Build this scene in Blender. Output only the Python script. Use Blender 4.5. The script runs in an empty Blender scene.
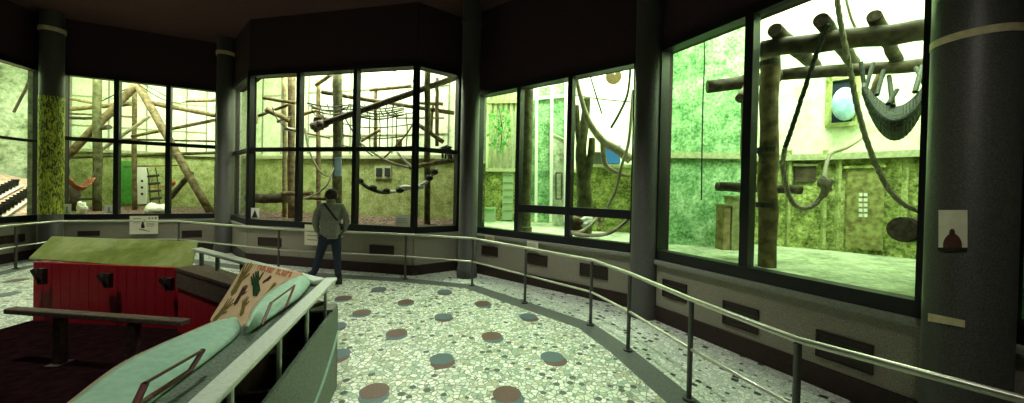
import bpy, bmesh, math, random
from mathutils import Vector, Matrix, noise
random.seed(7)
scene = bpy.context.scene
# ---------------------------------------------------------------- camera
H = 1.75; F = 350.0; CX = 512.0; CY = 194.0
pitch = math.radians(.6); roll = math.atan(.022)
fw = Vector((0, math.cos(pitch), -math.sin(pitch)))
r0 = Vector((1, 0, 0)); u0 = Vector((0, math.sin(pitch), math.cos(pitch)))
rt = r0*math.cos(roll) + u0*math.sin(roll)
up = u0*math.cos(roll) - r0*math.sin(roll)
cam_d = bpy.data.cameras.new('camera'); cam = bpy.data.objects.new('camera', cam_d)
scene.collection.objects.link(cam)
m = Matrix((rt, up, -fw)).transposed().to_4x4(); m.translation = Vector((0, 0, H))
cam.matrix_world = m
cam_d.sensor_width = 36; cam_d.lens = F/1024*36
cam_d.shift_y = -(201.5-CY)/1024
cam_d.clip_start = .05; cam_d.clip_end = 200
scene.camera = cam
# ---------------------------------------------------------------- world, exposure
w = bpy.data.worlds.new('world'); scene.world = w; w.use_nodes = True
w.node_tree.nodes['Background'].inputs[0].default_value = (.55, .60, .50, 1)
w.node_tree.nodes['Background'].inputs[1].default_value = .05
scene.view_settings.view_transform = 'Standard'; scene.view_settings.look = 'None'
scene.view_settings.gamma = 1; scene.view_settings.use_curve_mapping = False
scene.view_settings.exposure = 0

def area(name, loc, target, size, energy, col, size_y=None, spread=None):
    d = bpy.data.lights.new(name, 'AREA'); d.energy = energy; d.color = col
    d.size = size
    if size_y: d.shape = 'RECTANGLE'; d.size_y = size_y
    if spread: d.spread = math.radians(spread)
    o = bpy.data.objects.new(name, d); scene.collection.objects.link(o)
    o.location = loc
    o.rotation_euler = (Vector(target)-Vector(loc)).to_track_quat('-Z', 'Y').to_euler()
    return o
YG = (.87, 1, .76); CG = (.85, 1, .75)
# bright skylight lamps over each animal room
area('enclosure_light', (-13.0, 8.6, 5.9), (-13.2, 8.8, 0), 2.5, 620, YG)
area('enclosure_light', (-10.3, 10.4, 6.2), (-10.6, 11.6, 0), 3.4, 560, YG, 2.4)
area('enclosure_light', (-4.6, 9.3, 6.2), (-4.7, 10.0, 0), 4.6, 680, YG, 2.2)
area('enclosure_light', (1.3, 8.0, 5.9), (1.4, 8.3, 0), 3.0, 520, CG, 2.2)
area('enclosure_light', (4.3, 4.2, 5.9), (4.5, 4.3, 0), 1.8, 430, CG, 2.6)
# added fill spots that brighten the hall, unseen above the frame
def spot(loc, target, energy, col, size=70, r=.15):
    d = bpy.data.lights.new('hall_fill_spot', 'SPOT'); d.energy = energy; d.color = col
    d.spot_size = math.radians(size); d.spot_blend = .8; d.shadow_soft_size = r
    o = bpy.data.objects.new('hall_fill_spot', d); scene.collection.objects.link(o); o.location = loc
    o.rotation_euler = (Vector(target)-Vector(loc)).to_track_quat('-Z', 'Y').to_euler()
spot((-.4, 4.0, 5.3), (-.4, 4.4, 0), 560, (.93, 1, .86), 80)
spot((-5.2, 3.0, 5.3), (-5.2, 4.6, 0.4), 470, (.97, 1, .85), 66)
spot((-1.6, 1.2, 5.3), (-1.7, 1.8, 0.4), 400, (.93, 1, .88), 60)
spot((-6.6, 6.0, 5.3), (-6.9, 7.2, .6), 420, (.98, 1, .86), 75)
spot((1.2, .6, 5.3), (2.3, 1.9, 0), 110, (1, .98, .85), 70)

# ---------------------------------------------------------------- picking points in space
def ray(px, py):
    return (fw + rt*((px-CX)/F) + up*((CY-py)/F))
def G(px, py, z=0.0):
    d = ray(px, py); t = (z-H)/d.z
    return Vector((d.x*t, d.y*t, z))
def P(px, py, Y):
    d = ray(px, py); t = Y/d.y
    return Vector((d.x*t, Y, H+d.z*t))
def Wp(px, py, A, B, off=0.0):          # on the vertical plane through A and B, pushed off towards the hall
    n = Vector((B.y-A.y, A.x-B.x, 0)).normalized()
    if n.dot(Vector((A.x, A.y, 0))) < 0: n = -n
    d = ray(px, py); c = n.dot(Vector((A.x, A.y, 0)))-off
    t = c/(n.x*d.x+n.y*d.y)
    return Vector((d.x*t, d.y*t, H+d.z*t))

# ---------------------------------------------------------------- materials
def mat(name, c1, c2=None, scale=20, rough=.7, bump=0, metal=0, detail=4, lo=.35, hi=.65, spec=.4):
    m = bpy.data.materials.new(name); m.use_nodes = True
    nt = m.node_tree; b = nt.nodes['Principled BSDF']
    b.inputs['Roughness'].default_value = rough; b.inputs['Metallic'].default_value = metal
    b.inputs['Specular IOR Level'].default_value = spec
    b.inputs['Base Color'].default_value = (*c1, 1)
    if c2:
        tc = nt.nodes.new('ShaderNodeTexCoord')
        n = nt.nodes.new('ShaderNodeTexNoise'); n.inputs['Scale'].default_value = scale; n.inputs['Detail'].default_value = detail
        r = nt.nodes.new('ShaderNodeValToRGB'); r.color_ramp.elements[0].position = lo; r.color_ramp.elements[1].position = hi
        r.color_ramp.elements[0].color = (*c1, 1); r.color_ramp.elements[1].color = (*c2, 1)
        nt.links.new(tc.outputs['Object'], n.inputs['Vector']); nt.links.new(n.outputs[0], r.inputs[0])
        nt.links.new(r.outputs[0], b.inputs['Base Color'])
        if bump:
            bp = nt.nodes.new('ShaderNodeBump'); bp.inputs['Strength'].default_value = bump; bp.inputs['Distance'].default_value = .02
            nt.links.new(n.outputs[0], bp.inputs['Height']); nt.links.new(bp.outputs[0], b.inputs['Normal'])
    return m
def dapple(name, cols, scale, rough=.8):   # blotchy wall: coarse and fine noise mixed into a four-colour ramp
    m = mat(name, cols[0], rough=rough); nt = m.node_tree; b = nt.nodes['Principled BSDF']
    tc = nt.nodes.new('ShaderNodeTexCoord')
    a = nt.nodes.new('ShaderNodeTexNoise'); a.inputs['Scale'].default_value = scale; a.inputs['Detail'].default_value = 6; a.inputs['Roughness'].default_value = .75
    c = nt.nodes.new('ShaderNodeTexNoise'); c.inputs['Scale'].default_value = scale*.22; c.inputs['Detail'].default_value = 3
    mx = nt.nodes.new('ShaderNodeMath'); mx.operation = 'MULTIPLY_ADD'; mx.inputs[1].default_value = .62
    ml = nt.nodes.new('ShaderNodeMath'); ml.operation = 'MULTIPLY'; ml.inputs[1].default_value = .38
    r = nt.nodes.new('ShaderNodeValToRGB'); e = r.color_ramp.elements
    e[0].position = .36; e[0].color = (*cols[0], 1); e[1].position = .66; e[1].color = (*cols[-1], 1)
    for k, cc in enumerate(cols[1:-1]):
        x = e.new(.36+.30*(k+1)/(len(cols)-1)); x.color = (*cc, 1)
    L = nt.links.new
    L(tc.outputs['Object'], a.inputs['Vector']); L(tc.outputs['Object'], c.inputs['Vector'])
    L(c.outputs[0], ml.inputs[0]); L(a.outputs[0], mx.inputs[0]); L(ml.outputs[0], mx.inputs[2]); L(mx.outputs[0], r.inputs[0])
    L(r.outputs[0], b.inputs['Base Color'])
    return m
def mosaic(name, cell, cols, grout, dark, dark_amt, tri=0):
    m = mat(name, cols[0], rough=.38, spec=.5); nt = m.node_tree; b = nt.nodes['Principled BSDF']; L = nt.links.new
    tc = nt.nodes.new('ShaderNodeTexCoord')
    v = nt.nodes.new('ShaderNodeTexVoronoi'); v.inputs['Scale'].default_value = cell
    e = nt.nodes.new('ShaderNodeTexVoronoi'); e.feature = 'DISTANCE_TO_EDGE'; e.inputs['Scale'].default_value = cell
    s = nt.nodes.new('ShaderNodeSeparateColor'); r = nt.nodes.new('ShaderNodeValToRGB'); r.color_ramp.interpolation = 'CONSTANT'
    el = r.color_ramp.elements; el[0].color = (*cols[0], 1); el[1].position = 1/len(cols); el[1].color = (*cols[1], 1)
    for k in range(2, len(cols)): x = el.new(k/len(cols)); x.color = (*cols[k], 1)
    L(tc.outputs['Object'], v.inputs['Vector']); L(tc.outputs['Object'], e.inputs['Vector']); L(v.outputs['Color'], s.inputs[0]); L(s.outputs[0], r.inputs[0])
    g = nt.nodes.new('ShaderNodeMath'); g.operation = 'LESS_THAN'; g.inputs[1].default_value = .07; L(e.outputs[0], g.inputs[0])
    m1 = nt.nodes.new('ShaderNodeMix'); m1.data_type = 'RGBA'; L(g.outputs[0], m1.inputs[0]); L(r.outputs[0], m1.inputs[6]); m1.inputs[7].default_value = (*grout, 1)
    # scattered darker chips
    v2 = nt.nodes.new('ShaderNodeTexVoronoi'); v2.inputs['Scale'].default_value = cell*dark_amt[1]; v2.inputs['Randomness'].default_value = .8
    if tri: v2.distance = 'MANHATTAN'
    L(tc.outputs['Object'], v2.inputs['Vector'])
    lt = nt.nodes.new('ShaderNodeMath'); lt.operation = 'LESS_THAN'; lt.inputs[1].default_value = dark_amt[0]; L(v2.outputs['Distance'], lt.inputs[0])
    s2 = nt.nodes.new('ShaderNodeSeparateColor'); L(v2.outputs['Color'], s2.inputs[0])
    r2 = nt.nodes.new('ShaderNodeMath'); r2.operation = 'GREATER_THAN'; r2.inputs[1].default_value = .25; L(s2.outputs[1], r2.inputs[0])
    mm = nt.nodes.new('ShaderNodeMath'); mm.operation = 'MULTIPLY'; L(lt.outputs[0], mm.inputs[0]); L(r2.outputs[0], mm.inputs[1])
    m2 = nt.nodes.new('ShaderNodeMix'); m2.data_type = 'RGBA'; L(mm.outputs[0], m2.inputs[0]); L(m1.outputs[2], m2.inputs[6]); m2.inputs[7].default_value = (*dark, 1)
    L(m2.outputs[2], b.inputs['Base Color'])
    return m
def glass(name, tint, refl=.10):
    m = bpy.data.materials.new(name); m.use_nodes = True; nt = m.node_tree; nt.nodes.clear(); L = nt.links.new
    o = nt.nodes.new('ShaderNodeOutputMaterial'); t = nt.nodes.new('ShaderNodeBsdfTransparent'); t.inputs[0].default_value = (*tint, 1)
    g = nt.nodes.new('ShaderNodeBsdfGlossy'); g.inputs['Roughness'].default_value = .02
    fr = nt.nodes.new('ShaderNodeLayerWeight'); fr.inputs[0].default_value = .12
    ml = nt.nodes.new('ShaderNodeMath'); ml.operation = 'MULTIPLY'; ml.inputs[1].default_value = .45; L(fr.outputs['Fresnel'], ml.inputs[0])
    x = nt.nodes.new('ShaderNodeMixShader'); L(ml.outputs[0], x.inputs[0]); L(t.outputs[0], x.inputs[1]); L(g.outputs[0], x.inputs[2]); L(x.outputs[0], o.inputs[0])
    return m
M = dict(
 wall=mat('painted_block', (.17, .15, .11), (.40, .36, .29), 150, .75, .2),
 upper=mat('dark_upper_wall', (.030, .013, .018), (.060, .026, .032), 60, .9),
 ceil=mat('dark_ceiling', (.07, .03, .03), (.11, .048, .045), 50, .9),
 base=mat('dark_red_brown_skirting', (.020, .009, .008), (.035, .016, .012), 30, .6),
 sill=mat('grey_sill', (.22, .22, .18), (.30, .30, .25), 50, .6),
 column=mat('grey_column_paint', (.045, .045, .040), (.115, .11, .095), 130, .42, .1),
 frame=mat('black_window_frame', (.008, .008, .010), rough=.45),
 glass=glass('clear_glass', (.98, .99, .975)),
 glassg=glass('greenish_glass', (.93, .99, .945)),
 steel=mat('brushed_steel', (.60, .58, .50), (.72, .70, .60), 80, .28, 0, .9),
 rail2=mat('brass_tinted_rail', (.60, .60, .50), rough=.35, metal=.8),
 post=mat('dark_metal_post', (.10, .10, .09), rough=.4, metal=.6),
 band=mat('grey_floor_band', (.09, .10, .09), (.13, .14, .12), 40, .4),
 vent=mat('dark_grille', (.02, .016, .014), rough=.5),
 discr=mat('red_brown_terrazzo', (.10, .045, .038), (.18, .10, .09), 90, .4),
 discb=mat('blue_grey_terrazzo', (.06, .10, .11), (.13, .19, .20), 90, .4),
 mulch=mat('bark_mulch', (.022, .008, .007), (.50, .32, .27), 20, .95, 1, detail=8, lo=.46, hi=.68),
 pale=dapple('pale_upper_wall', [(.46, .54, .32), (.70, .77, .54), (.84, .90, .68), (.94, .97, .84)], 9),
 green=dapple('mossy_lower_wall', [(.12, .14, .035), (.29, .33, .11), (.45, .50, .21), (.66, .69, .38)], 20),
 greenb=dapple('bright_mossy_wall', [(.025, .09, .03), (.15, .35, .13), (.38, .60, .32), (.78, .92, .70)], 20),
 greeny=dapple('yellow_mossy_wall', [(.02, .03, .008), (.15, .19, .04), (.40, .46, .14), (.72, .78, .42)], 19),
 sage=dapple('pale_sage_wall', [(.10, .14, .07), (.36, .43, .27), (.60, .66, .48), (.82, .84, .70)], 7),
 ledge=mat('ledge_concrete', (.34, .36, .20), (.50, .52, .32), 20, .8),
 cfloor=dapple('enclosure_floor', [(.16, .20, .12), (.38, .43, .29), (.60, .66, .48), (.80, .84, .68)], 13, .6),
 pinkf=mat('pink_gravel', (.50, .22, .18), (.80, .66, .56), 10, .9, .4),
 log=mat('weathered_log', (.095, .07, .03), (.26, .19, .095), 9, .85, .5),
 logd=mat('dark_log', (.035, .026, .016), (.105, .08, .05), 9, .8, .5),
 logg=mat('green_stained_log', (.055, .06, .02), (.16, .155, .065), 9, .8, .5),
 logt=mat('tan_plank', (.20, .15, .07), (.40, .31, .16), 9, .8, .3),
 logw=mat('bleached_branch', (.34, .29, .19), (.56, .50, .36), 9, .8, .3),
 cut=mat('log_end_grain', (.10, .07, .06), (.22, .16, .13), 25, .8),
 rope=mat('rope_fibre', (.30, .27, .18), (.46, .42, .30), 60, .9, .5),
 roped=mat('dark_rope', (.035, .035, .03), (.09, .09, .07), 60, .9, .5),
 ropew=mat('white_rope', (.75, .75, .68), (.9, .9, .84), 60, .9, .3),
 net=mat('dark_webbing', (.025, .03, .02), (.06, .07, .05), 40, .8, .4),
 orange=mat('orange_brown_fabric', (.16, .045, .02), (.42, .15, .07), 20, .85, .4),
 white=mat('white_board', (.85, .85, .78), rough=.5),
 paper=mat('cream_paper', (.78, .72, .55), (.86, .80, .64), 20, .5),
 ink=mat('black_ink', (.012, .012, .012), rough=.6),
 inkr=mat('red_ink', (.50, .10, .05), rough=.6),
 red=mat('red_painted_boards', (.34, .004, .014), (.42, .007, .020), 30, .55),
 dark=mat('dark_brown_wood', (.035, .016, .012), (.075, .04, .03), 20, .6, .2),
 bench=mat('worn_brown_wood', (.08, .05, .035), (.16, .11, .08), 30, .6, .2),
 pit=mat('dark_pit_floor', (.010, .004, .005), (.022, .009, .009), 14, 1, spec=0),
 roof=dapple('green_varnished_board', [(.16, .21, .04), (.25, .32, .07), (.35, .42, .13), (.46, .52, .22)], 3, .26),
 teal=mat('pale_teal_paint', (.26, .42, .31), (.33, .50, .38), 30, .4, .05),
 tealg=mat('grey_teal_paint', (.07, .10, .07), (.16, .20, .15), 90, .55, .1),
 disc=mat('brown_disc', (.36, .23, .12), (.46, .30, .17), 14, .6),
 tan=mat('tan_board', (.80, .56, .30), (.88, .64, .37), 14, .45),
 tanedge=mat('tan_edge', (.30, .25, .15), rough=.6),
 hando=mat('olive_hand_ink', (.19, .14, .03), (.26, .20, .05), 30, .6),
 handd=mat('dark_hand_ink', (.06, .03, .02), (.10, .05, .03), 30, .6),
 handg=mat('green_black_hand_ink', (.02, .05, .02), (.04, .08, .03), 30, .6),
 maroon=mat('maroon_metal', (.10, .025, .022), rough=.4),
 greyrail=mat('pale_grey_rail', (.50, .55, .46), (.60, .65, .55), 60, .4),
 ring=mat('yellow_tape', (.60, .50, .28), (.72, .62, .38), 30, .6),
 jacket=mat('grey_jacket', (.17, .18, .14), (.24, .25, .20), 40, .9, .3),
 jeans=mat('dark_denim', (.012, .018, .035), (.025, .035, .06), 50, .9),
 boots=mat('black_leather', (.012, .010, .010), rough=.5),
 skin=mat('skin', (.45, .26, .18), rough=.6),
 hair=mat('dark_hair', (.015, .010, .008), (.035, .022, .016), 80, .8, .4),
 fur=mat('dark_grey_fur', (.03, .03, .03), (.10, .10, .10), 30, .95, .4),
 furw=mat('white_fur', (.55, .55, .50), (.75, .75, .70), 30, .95, .4),
 blue=mat('bright_blue_plastic', (.02, .13, .48), rough=.4),
 sky=mat('pale_blue_plastic', (.22, .42, .60), (.55, .75, .9), 6, .3),
 slat=mat('tan_slats', (.20, .21, .09), (.36, .36, .19), 12, .7),
 door=mat('grey_green_door', (.36, .48, .30), rough=.6),
 gpanel=mat('green_board', (.05, .24, .03), (.10, .36, .06), 20, .6),
 brick=mat('dark_opening', (.02, .02, .02), rough=.9),
)
M['floor'] = mosaic('mosaic_floor', 20, [(.66, .72, .58), (.80, .80, .62), (.38, .50, .36), (.92, .92, .80), (.52, .52, .34), (.74, .80, .68), (.86, .88, .78)], (.24, .28, .21), (.07, .09, .07), (.27, .42))
M['walk'] = mosaic('walkway_terrazzo', 24, [(.66, .70, .60), (.76, .78, .68), (.56, .61, .52), (.84, .86, .76)], (.40, .44, .37), (.025, .035, .028), (.42, .40), 1)

def leafmat():      # yellow-green leaf mural painted on a column
    m = mat('leaf_mural', (.3, .4, .05), rough=.6); nt = m.node_tree; b = nt.nodes['Principled BSDF']; L = nt.links.new
    tc = nt.nodes.new('ShaderNodeTexCoord'); mp = nt.nodes.new('ShaderNodeMapping'); mp.inputs['Scale'].default_value = (30, 30, 9); mp.inputs['Rotation'].default_value = (.5, .4, 0)
    v = nt.nodes.new('ShaderNodeTexNoise'); v.inputs['Scale'].default_value = 1.0; v.inputs['Detail'].default_value = 1; v.inputs['Distortion'].default_value = 1.2
    r = nt.nodes.new('ShaderNodeValToRGB'); e = r.color_ramp.elements
    e[0].position = .36; e[0].color = (.03, .045, .01, 1); e[1].position = .66; e[1].color = (.62, .64, .08, 1); x = e.new(.5); x.color = (.26, .33, .04, 1)
    L(tc.outputs['Object'], mp.inputs[0]); L(mp.outputs[0], v.inputs['Vector']); L(v.outputs[0], r.inputs[0]); L(r.outputs[0], b.inputs['Base Color'])
    return m
M['leaf'] = leafmat()

# ---------------------------------------------------------------- mesh helpers
class MB:
    def __init__(s): s.v = []; s.f = []
    def add(s, vs, fs):
        k = len(s.v); s.v += [tuple(v) for v in vs]; s.f += [tuple(i+k for i in f) for f in fs]; return s
    def prism(s, pts, ext):             # polygon pts (3-D) extruded by vector ext
        n = len(pts); pts = [Vector(p) for p in pts]; ext = Vector(ext)
        return s.add(pts+[p+ext for p in pts], [tuple(range(n))[::-1], tuple(range(n, 2*n))]+[(i, (i+1) % n, n+(i+1) % n, n+i) for i in range(n)])
    def box(s, lo, hi):
        a, b = lo, hi
        return s.prism([(a[0], a[1], a[2]), (b[0], a[1], a[2]), (b[0], b[1], a[2]), (a[0], b[1], a[2])], (0, 0, b[2]-a[2]))
    def wall(s, A, B, z0, z1, t, inward=0.0, za=None):     # vertical slab along A-B, from 'inward' towards the hall to t away from it
        A = Vector((A[0], A[1], 0)); B = Vector((B[0], B[1], 0)); n = outn(A, B)
        a = A-n*inward; b = B-n*inward; c = B+n*t; d = A+n*t
        return s.prism([(p.x, p.y, z0) for p in (a, b, c, d)], (0, 0, z1-z0))
    def tube(s, pts, rad, n=12, caps=True):
        pts = [Vector(p) for p in pts]
        if not isinstance(rad, (list, tuple)): rad = [rad]*len(pts)
        rings = []; prev = None
        for i, p in enumerate(pts):
            t = (pts[min(i+1, len(pts)-1)]-pts[max(i-1, 0)]).normalized()
            if prev is None:
                a = Vector((0, 0, 1)) if abs(t.z) < .9 else Vector((1, 0, 0)); x = t.cross(a).normalized()
            else:
                x = (prev-t*prev.dot(t)).normalized()
            prev = x; y = t.cross(x); r = rad[i]
            rings.append([p+(x*math.cos(2*math.pi*k/n)+y*math.sin(2*math.pi*k/n))*r for k in range(n)])
        vs = [v for r in rings for v in r]; fs = []
        for i in range(len(rings)-1):
            for k in range(n): fs.append((i*n+k, i*n+(k+1) % n, (i+1)*n+(k+1) % n, (i+1)*n+k))
        if caps: fs.append(tuple(range(n))[::-1]); fs.append(tuple(range((len(rings)-1)*n, len(rings)*n)))
        return s.add(vs, fs)
    def bar(s, a, b, w, h):             # flat bar, w across, h up
        a = Vector(a); b = Vector(b); t = (b-a).normalized(); x = t.cross(Vector((0, 0, 1)))
        x = x.normalized() if x.length > 1e-4 else Vector((1, 0, 0)); y = x.cross(t)
        q = [x*w/2+y*h/2, -x*w/2+y*h/2, -x*w/2-y*h/2, x*w/2-y*h/2]
        return s.prism([a+k for k in q], b-a)
    def ball(s, c, r, sc=(1, 1, 1), n=14, m=9, rot=None):
        c = Vector(c); vs = []; fs = []
        for i in range(m+1):
            th = math.pi*i/m
            for k in range(n):
                ph = 2*math.pi*k/n; d = Vector((math.sin(th)*math.cos(ph)*sc[0], math.sin(th)*math.sin(ph)*sc[1], math.cos(th)*sc[2]))*r
                if rot: d = rot @ d
                vs.append(c+d)
        for i in range(m):
            for k in range(n): fs.append((i*n+k, (i+1)*n+k, (i+1)*n+(k+1) % n, i*n+(k+1) % n))
        return s.add(vs, fs)
    def grid(s, rows):                  # surface from rows of points
        n = len(rows[0]); vs = [p for r in rows for p in r]
        return s.add(vs, [(i*n+k, i*n+k+1, (i+1)*n+k+1, (i+1)*n+k) for i in range(len(rows)-1) for k in range(n-1)])
    def build(s, name, m, parent=None, smooth=False, bevel=0, kind=None, solid=0, sub=0):
        me = bpy.data.meshes.new(name); me.from_pydata(s.v, [], s.f); me.validate()
        bm = bmesh.new(); bm.from_mesh(me); bmesh.ops.remove_doubles(bm, verts=bm.verts, dist=1e-6)
        bmesh.ops.recalc_face_normals(bm, faces=bm.faces); bm.to_mesh(me); bm.free()
        me.materials.append(m)
        if smooth:
            for p in me.polygons: p.use_smooth = len(p.vertices) < 6
        o = bpy.data.objects.new(name, me); scene.collection.objects.link(o)
        if parent:
            o.parent = parent; o.matrix_parent_inverse = Matrix.Translation(-Vector(wl(parent)))
        if solid:
            q = o.modifiers.new('thickness', 'SOLIDIFY'); q.thickness = solid; q.offset = 0
        if sub:
            q = o.modifiers.new('smooth', 'SUBSURF'); q.levels = sub; q.render_levels = sub
        if bevel:
            q = o.modifiers.new('bevel', 'BEVEL'); q.width = bevel; q.segments = 2; q.limit_method = 'ANGLE'
        if kind: o['kind'] = kind
        return o
def wl(o):
    return Vector(o.location) if o.type == 'EMPTY' else Vector((0, 0, 0))
def outn(A, B):
    n = Vector((B[1]-A[1], A[0]-B[0], 0)).normalized()
    mid = Vector(((A[0]+B[0])/2, (A[1]+B[1])/2, 0))
    return n if n.dot(mid) > 0 else -n
def tag(o, label=None, cat=None, group=None, kind=None):
    if label: o['label'] = label
    if cat: o['category'] = cat
    if group: o['group'] = group
    if kind: o['kind'] = kind
    return o
def thing(name, loc, label, cat, group=None):
    o = bpy.data.objects.new(name, None); scene.collection.objects.link(o); o.location = loc; o.empty_display_size = .1
    return tag(o, label, cat, group)
def struct_root(name, loc):
    o = bpy.data.objects.new(name, None); scene.collection.objects.link(o); o.location = loc; o['kind'] = 'structure'; return o
def cat_curve(pts, n=8):                # Catmull-Rom through points
    pts = [Vector(p) for p in pts]; out = []
    for i in range(len(pts)-1):
        a = pts[max(i-1, 0)]; b = pts[i]; c = pts[i+1]; d = pts[min(i+2, len(pts)-1)]
        for k in range(n):
            t = k/n
            out.append(.5*((2*b)+(c-a)*t+(2*a-5*b+4*c-d)*t*t+(3*b-a-3*c+d)*t**3))
    return out+[pts[-1]]
def lerp(a, b, t): return a+(b-a)*t

# ---------------------------------------------------------------- plan of the hall: window line, seen at the foot of the glass
SZ = .97; CEIL = 5.45; T1 = 4.18; T2 = 3.71
A0 = G(-70, 221.7, SZ); A1 = G(40, 214.3, SZ); B0 = G(61, 214.3, SZ); B1 = G(217, 213.2, SZ)
C0 = G(231.5, 213.8, SZ); C1 = G(249, 219, SZ); C2 = G(414, 227, SZ); C3 = G(457, 225, SZ)
D0 = G(477, 226.5, SZ); D1 = G(634, 244, SZ); E0 = G(657, 249.3, SZ); E1 = G(927, 301.5, SZ)
F0 = Vector((3.30, 2.36, SZ)); F1 = Vector((3.55, -.6, SZ)); F2 = Vector((3.4, -3, SZ))
line = [A0, A1, B0, B1, C0, C1, C2, C3, D0, D1, E0, E1, F0, F1, F2]
A00 = A0+(A0-A1).normalized()*3.0
poly = [A00]+line
# floors and ceiling
fl = [(p.x, p.y) for p in poly]+[(-2, -4), (-9, -3.5)]
def slab(name, pts, z0, z1, m, kind='structure'):
    return MB().prism([(x, y, z0) for x, y in pts], (0, 0, z1-z0)).build(name, m, kind=kind)
def grow(pts, d):
    return [(x+(x/math.hypot(x, y))*d, y+(y/math.hypot(x, y))*d) for x, y in pts]
slab('floor', grow(fl, .02), -.15, 0, M['walk'])
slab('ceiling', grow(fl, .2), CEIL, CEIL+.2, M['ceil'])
# rail line on the ground
RZ = .86
railpx = [(-40, 231), (16, 225), (60, 221), (130, 221), (179, 221.3), (225, 225), (279, 229), (345, 232), (406, 234.5), (473, 238.5), (526, 248), (592, 260), (630, 273.5), (691.6, 299.4), (798, 340), (1024, 400)]
R = [G(x, y, RZ) for x, y in railpx]
R.append(R[-1]+(R[-1]-R[-2]).normalized()*1.2)
Rg = [(p.x, p.y) for p in R]
def inset(pts, d):
    out = []
    for i, p in enumerate(pts):
        a = Vector(pts[max(i-1, 0)]); b = Vector(pts[min(i+1, len(pts)-1)]); t = (b-a).normalized(); n = Vector((t.y, -t.x))
        out.append((p[0]+n.x*d, p[1]+n.y*d))
    return out
O_ = inset(Rg, -.07); I_ = inset(Rg, .22)
slab('floor', O_+[(1.5, -.6), (-9, -.6)], .0, .004, M['band'])
inner = slab('floor', I_+[(1.2, -.5), (-9, -.5)], .004, .008, M['floor'])
# round inlays
discs = [(343.6, 298, 1), (379, 289, 0), (405.8, 302, 1), (361.8, 312.5, 1), (396.7, 333, 1), (338, 354, 0), (374.5, 391, 1), (441.7, 359, 0), (443.5, 316.5, 0),
         (444.4, 291.7, 0), (482.5, 303.5, 1), (491.6, 336, 1), (527.9, 316.5, 0), (552, 357, 0), (507, 394, 1), (8, 294, 0), (18, 280, 1), (336, 326, 0)]
for x, y, k in discs:
    c = G(x, y, .008); n = 40
    MB().prism([(c.x+.122*math.cos(2*math.pi*i/n), c.y+.122*math.sin(2*math.pi*i/n), .008) for i in range(n)], (0, 0, .003)).build('medallion', M['discr' if k else 'discb'], inner)
    MB().prism([(c.x+.025+.122*math.cos(2*math.pi*i/n), c.y-.075+.122*math.sin(2*math.pi*i/n), .008) for i in range(n)], (0, 0, .0015)).build('medallion', M['discb' if k else 'discr'], inner)

# ---------------------------------------------------------------- hall walls
def side_name(i): return ['wall_west', 'wall_west', 'wall_west', 'wall_northwest', 'wall_northwest', 'wall_north', 'wall_north', 'wall_north', 'wall_north', 'wall_northeast', 'wall_northeast', 'wall_east', 'wall_east', 'wall_east', 'wall_southeast', 'wall_southeast'][i]
open_seg = {1: T1, 3: T1, 5: T1, 6: T1, 7: T1, 9: T2, 11: T2, 13: T2}      # segment index in poly -> glass top
for i in range(len(poly)-1):
    a, b = poly[i], poly[i+1]
    nm = side_name(i)
    if i in open_seg:
        MB().wall(a, b, 0, SZ-.13, .22, .03).build(nm, M['wall'], kind='structure')
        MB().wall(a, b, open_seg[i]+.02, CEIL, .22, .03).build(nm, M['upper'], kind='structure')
    else:
        MB().wall(a, b, 0, SZ-.13, .2, .02).build(nm, M['wall'], kind='structure')
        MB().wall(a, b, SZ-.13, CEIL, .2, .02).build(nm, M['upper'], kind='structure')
    bh = .2
    MB().wall(a, b, 0, bh, 0, .055).build('baseboard_'+nm[5:], M['base'], kind='structure')
    q = MB().wall(a, b, SZ-.20, SZ-.13, .02, .09).build('trim_1', M['sill'], kind='structure', bevel=.02)

def zat(px, py, A, B): return Wp(px, py, A, B).z
def xyat(px, A, B):
    p = Wp(px, 150, A, B); return Vector((p.x, p.y, 0))
def window(n, segs, top, gm, transom=None, tz=.045, panes_from=None):
    """segs: list of (A, B, [mullion px]) ; one frame, panes between the mullions"""
    root = struct_root('window_%d' % n, (segs[0][0].x, segs[0][0].y, SZ))
    for A, B, mull in segs:
        nrm = outn(A, B); t = (Vector((B.x-A.x, B.y-A.y, 0))).normalized()
        A = Vector((A.x, A.y, 0)); B = Vector((B.x, B.y, 0))
        fr = MB(); fr.wall(A, B, SZ-.13, SZ, .10, .06); fr.wall(A, B, top, top+.09, .10, .06)
        fr.wall(A-t*.02, A+t*.05, SZ-.13, top+.09, .10, .06); fr.wall(B-t*.05, B+t*.02, SZ-.13, top+.09, .10, .06)
        fr.build('window_frame', M['frame'], root)
        stops = [A]
        for px in mull:
            c = Vector((*xyat(px, A, B).xy, 0)); stops.append(c)
            MB().wall(c-t*.045, c+t*.045, SZ, top, .08, .05).build('mullion', M['frame'], root)
        stops.append(B)
        if transom:
            MB().wall(A, B, transom-tz, transom+tz, .06, .03).build('transom', M['frame'], root)
        for a, b in zip(stops[:-1], stops[1:]):
            MB().wall(a, b, SZ, top, .012, 0).build('pane', gm, root)
    return root
TR = zat(90, 145.6, B0, B1)
window(1, [(A0, A1, [])], T1, M['glass'], zat(20, 139.5, A0, A1), .03)
window(2, [(B0, B1, [117, 168.5])], T1, M['glass'], 2.72, .045)
window(3, [(C0, C1, []), (C1, C2, [299, 355.5]), (C2, C3, [])], T1, M['glass'], zat(300, 149.4, C1, C2), .045)
window(4, [(D0, D1, [519, 570])], T2, M['glassg'])
window(5, [(E0, E1, [748.5])], T2, M['glassg'])
window(6, [(F0, F1, [])], T2, M['glassg'])
# heavy lower transom of the fourth window, right of the first mullion
a = xyat(519, D0, D1); MB().wall(a, (D1.x, D1.y, 0), zat(575, 215.5, D0, D1), zat(575, 207.3, D0, D1), .07, .04).build('trim_2', M['frame'], kind='structure')

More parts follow.
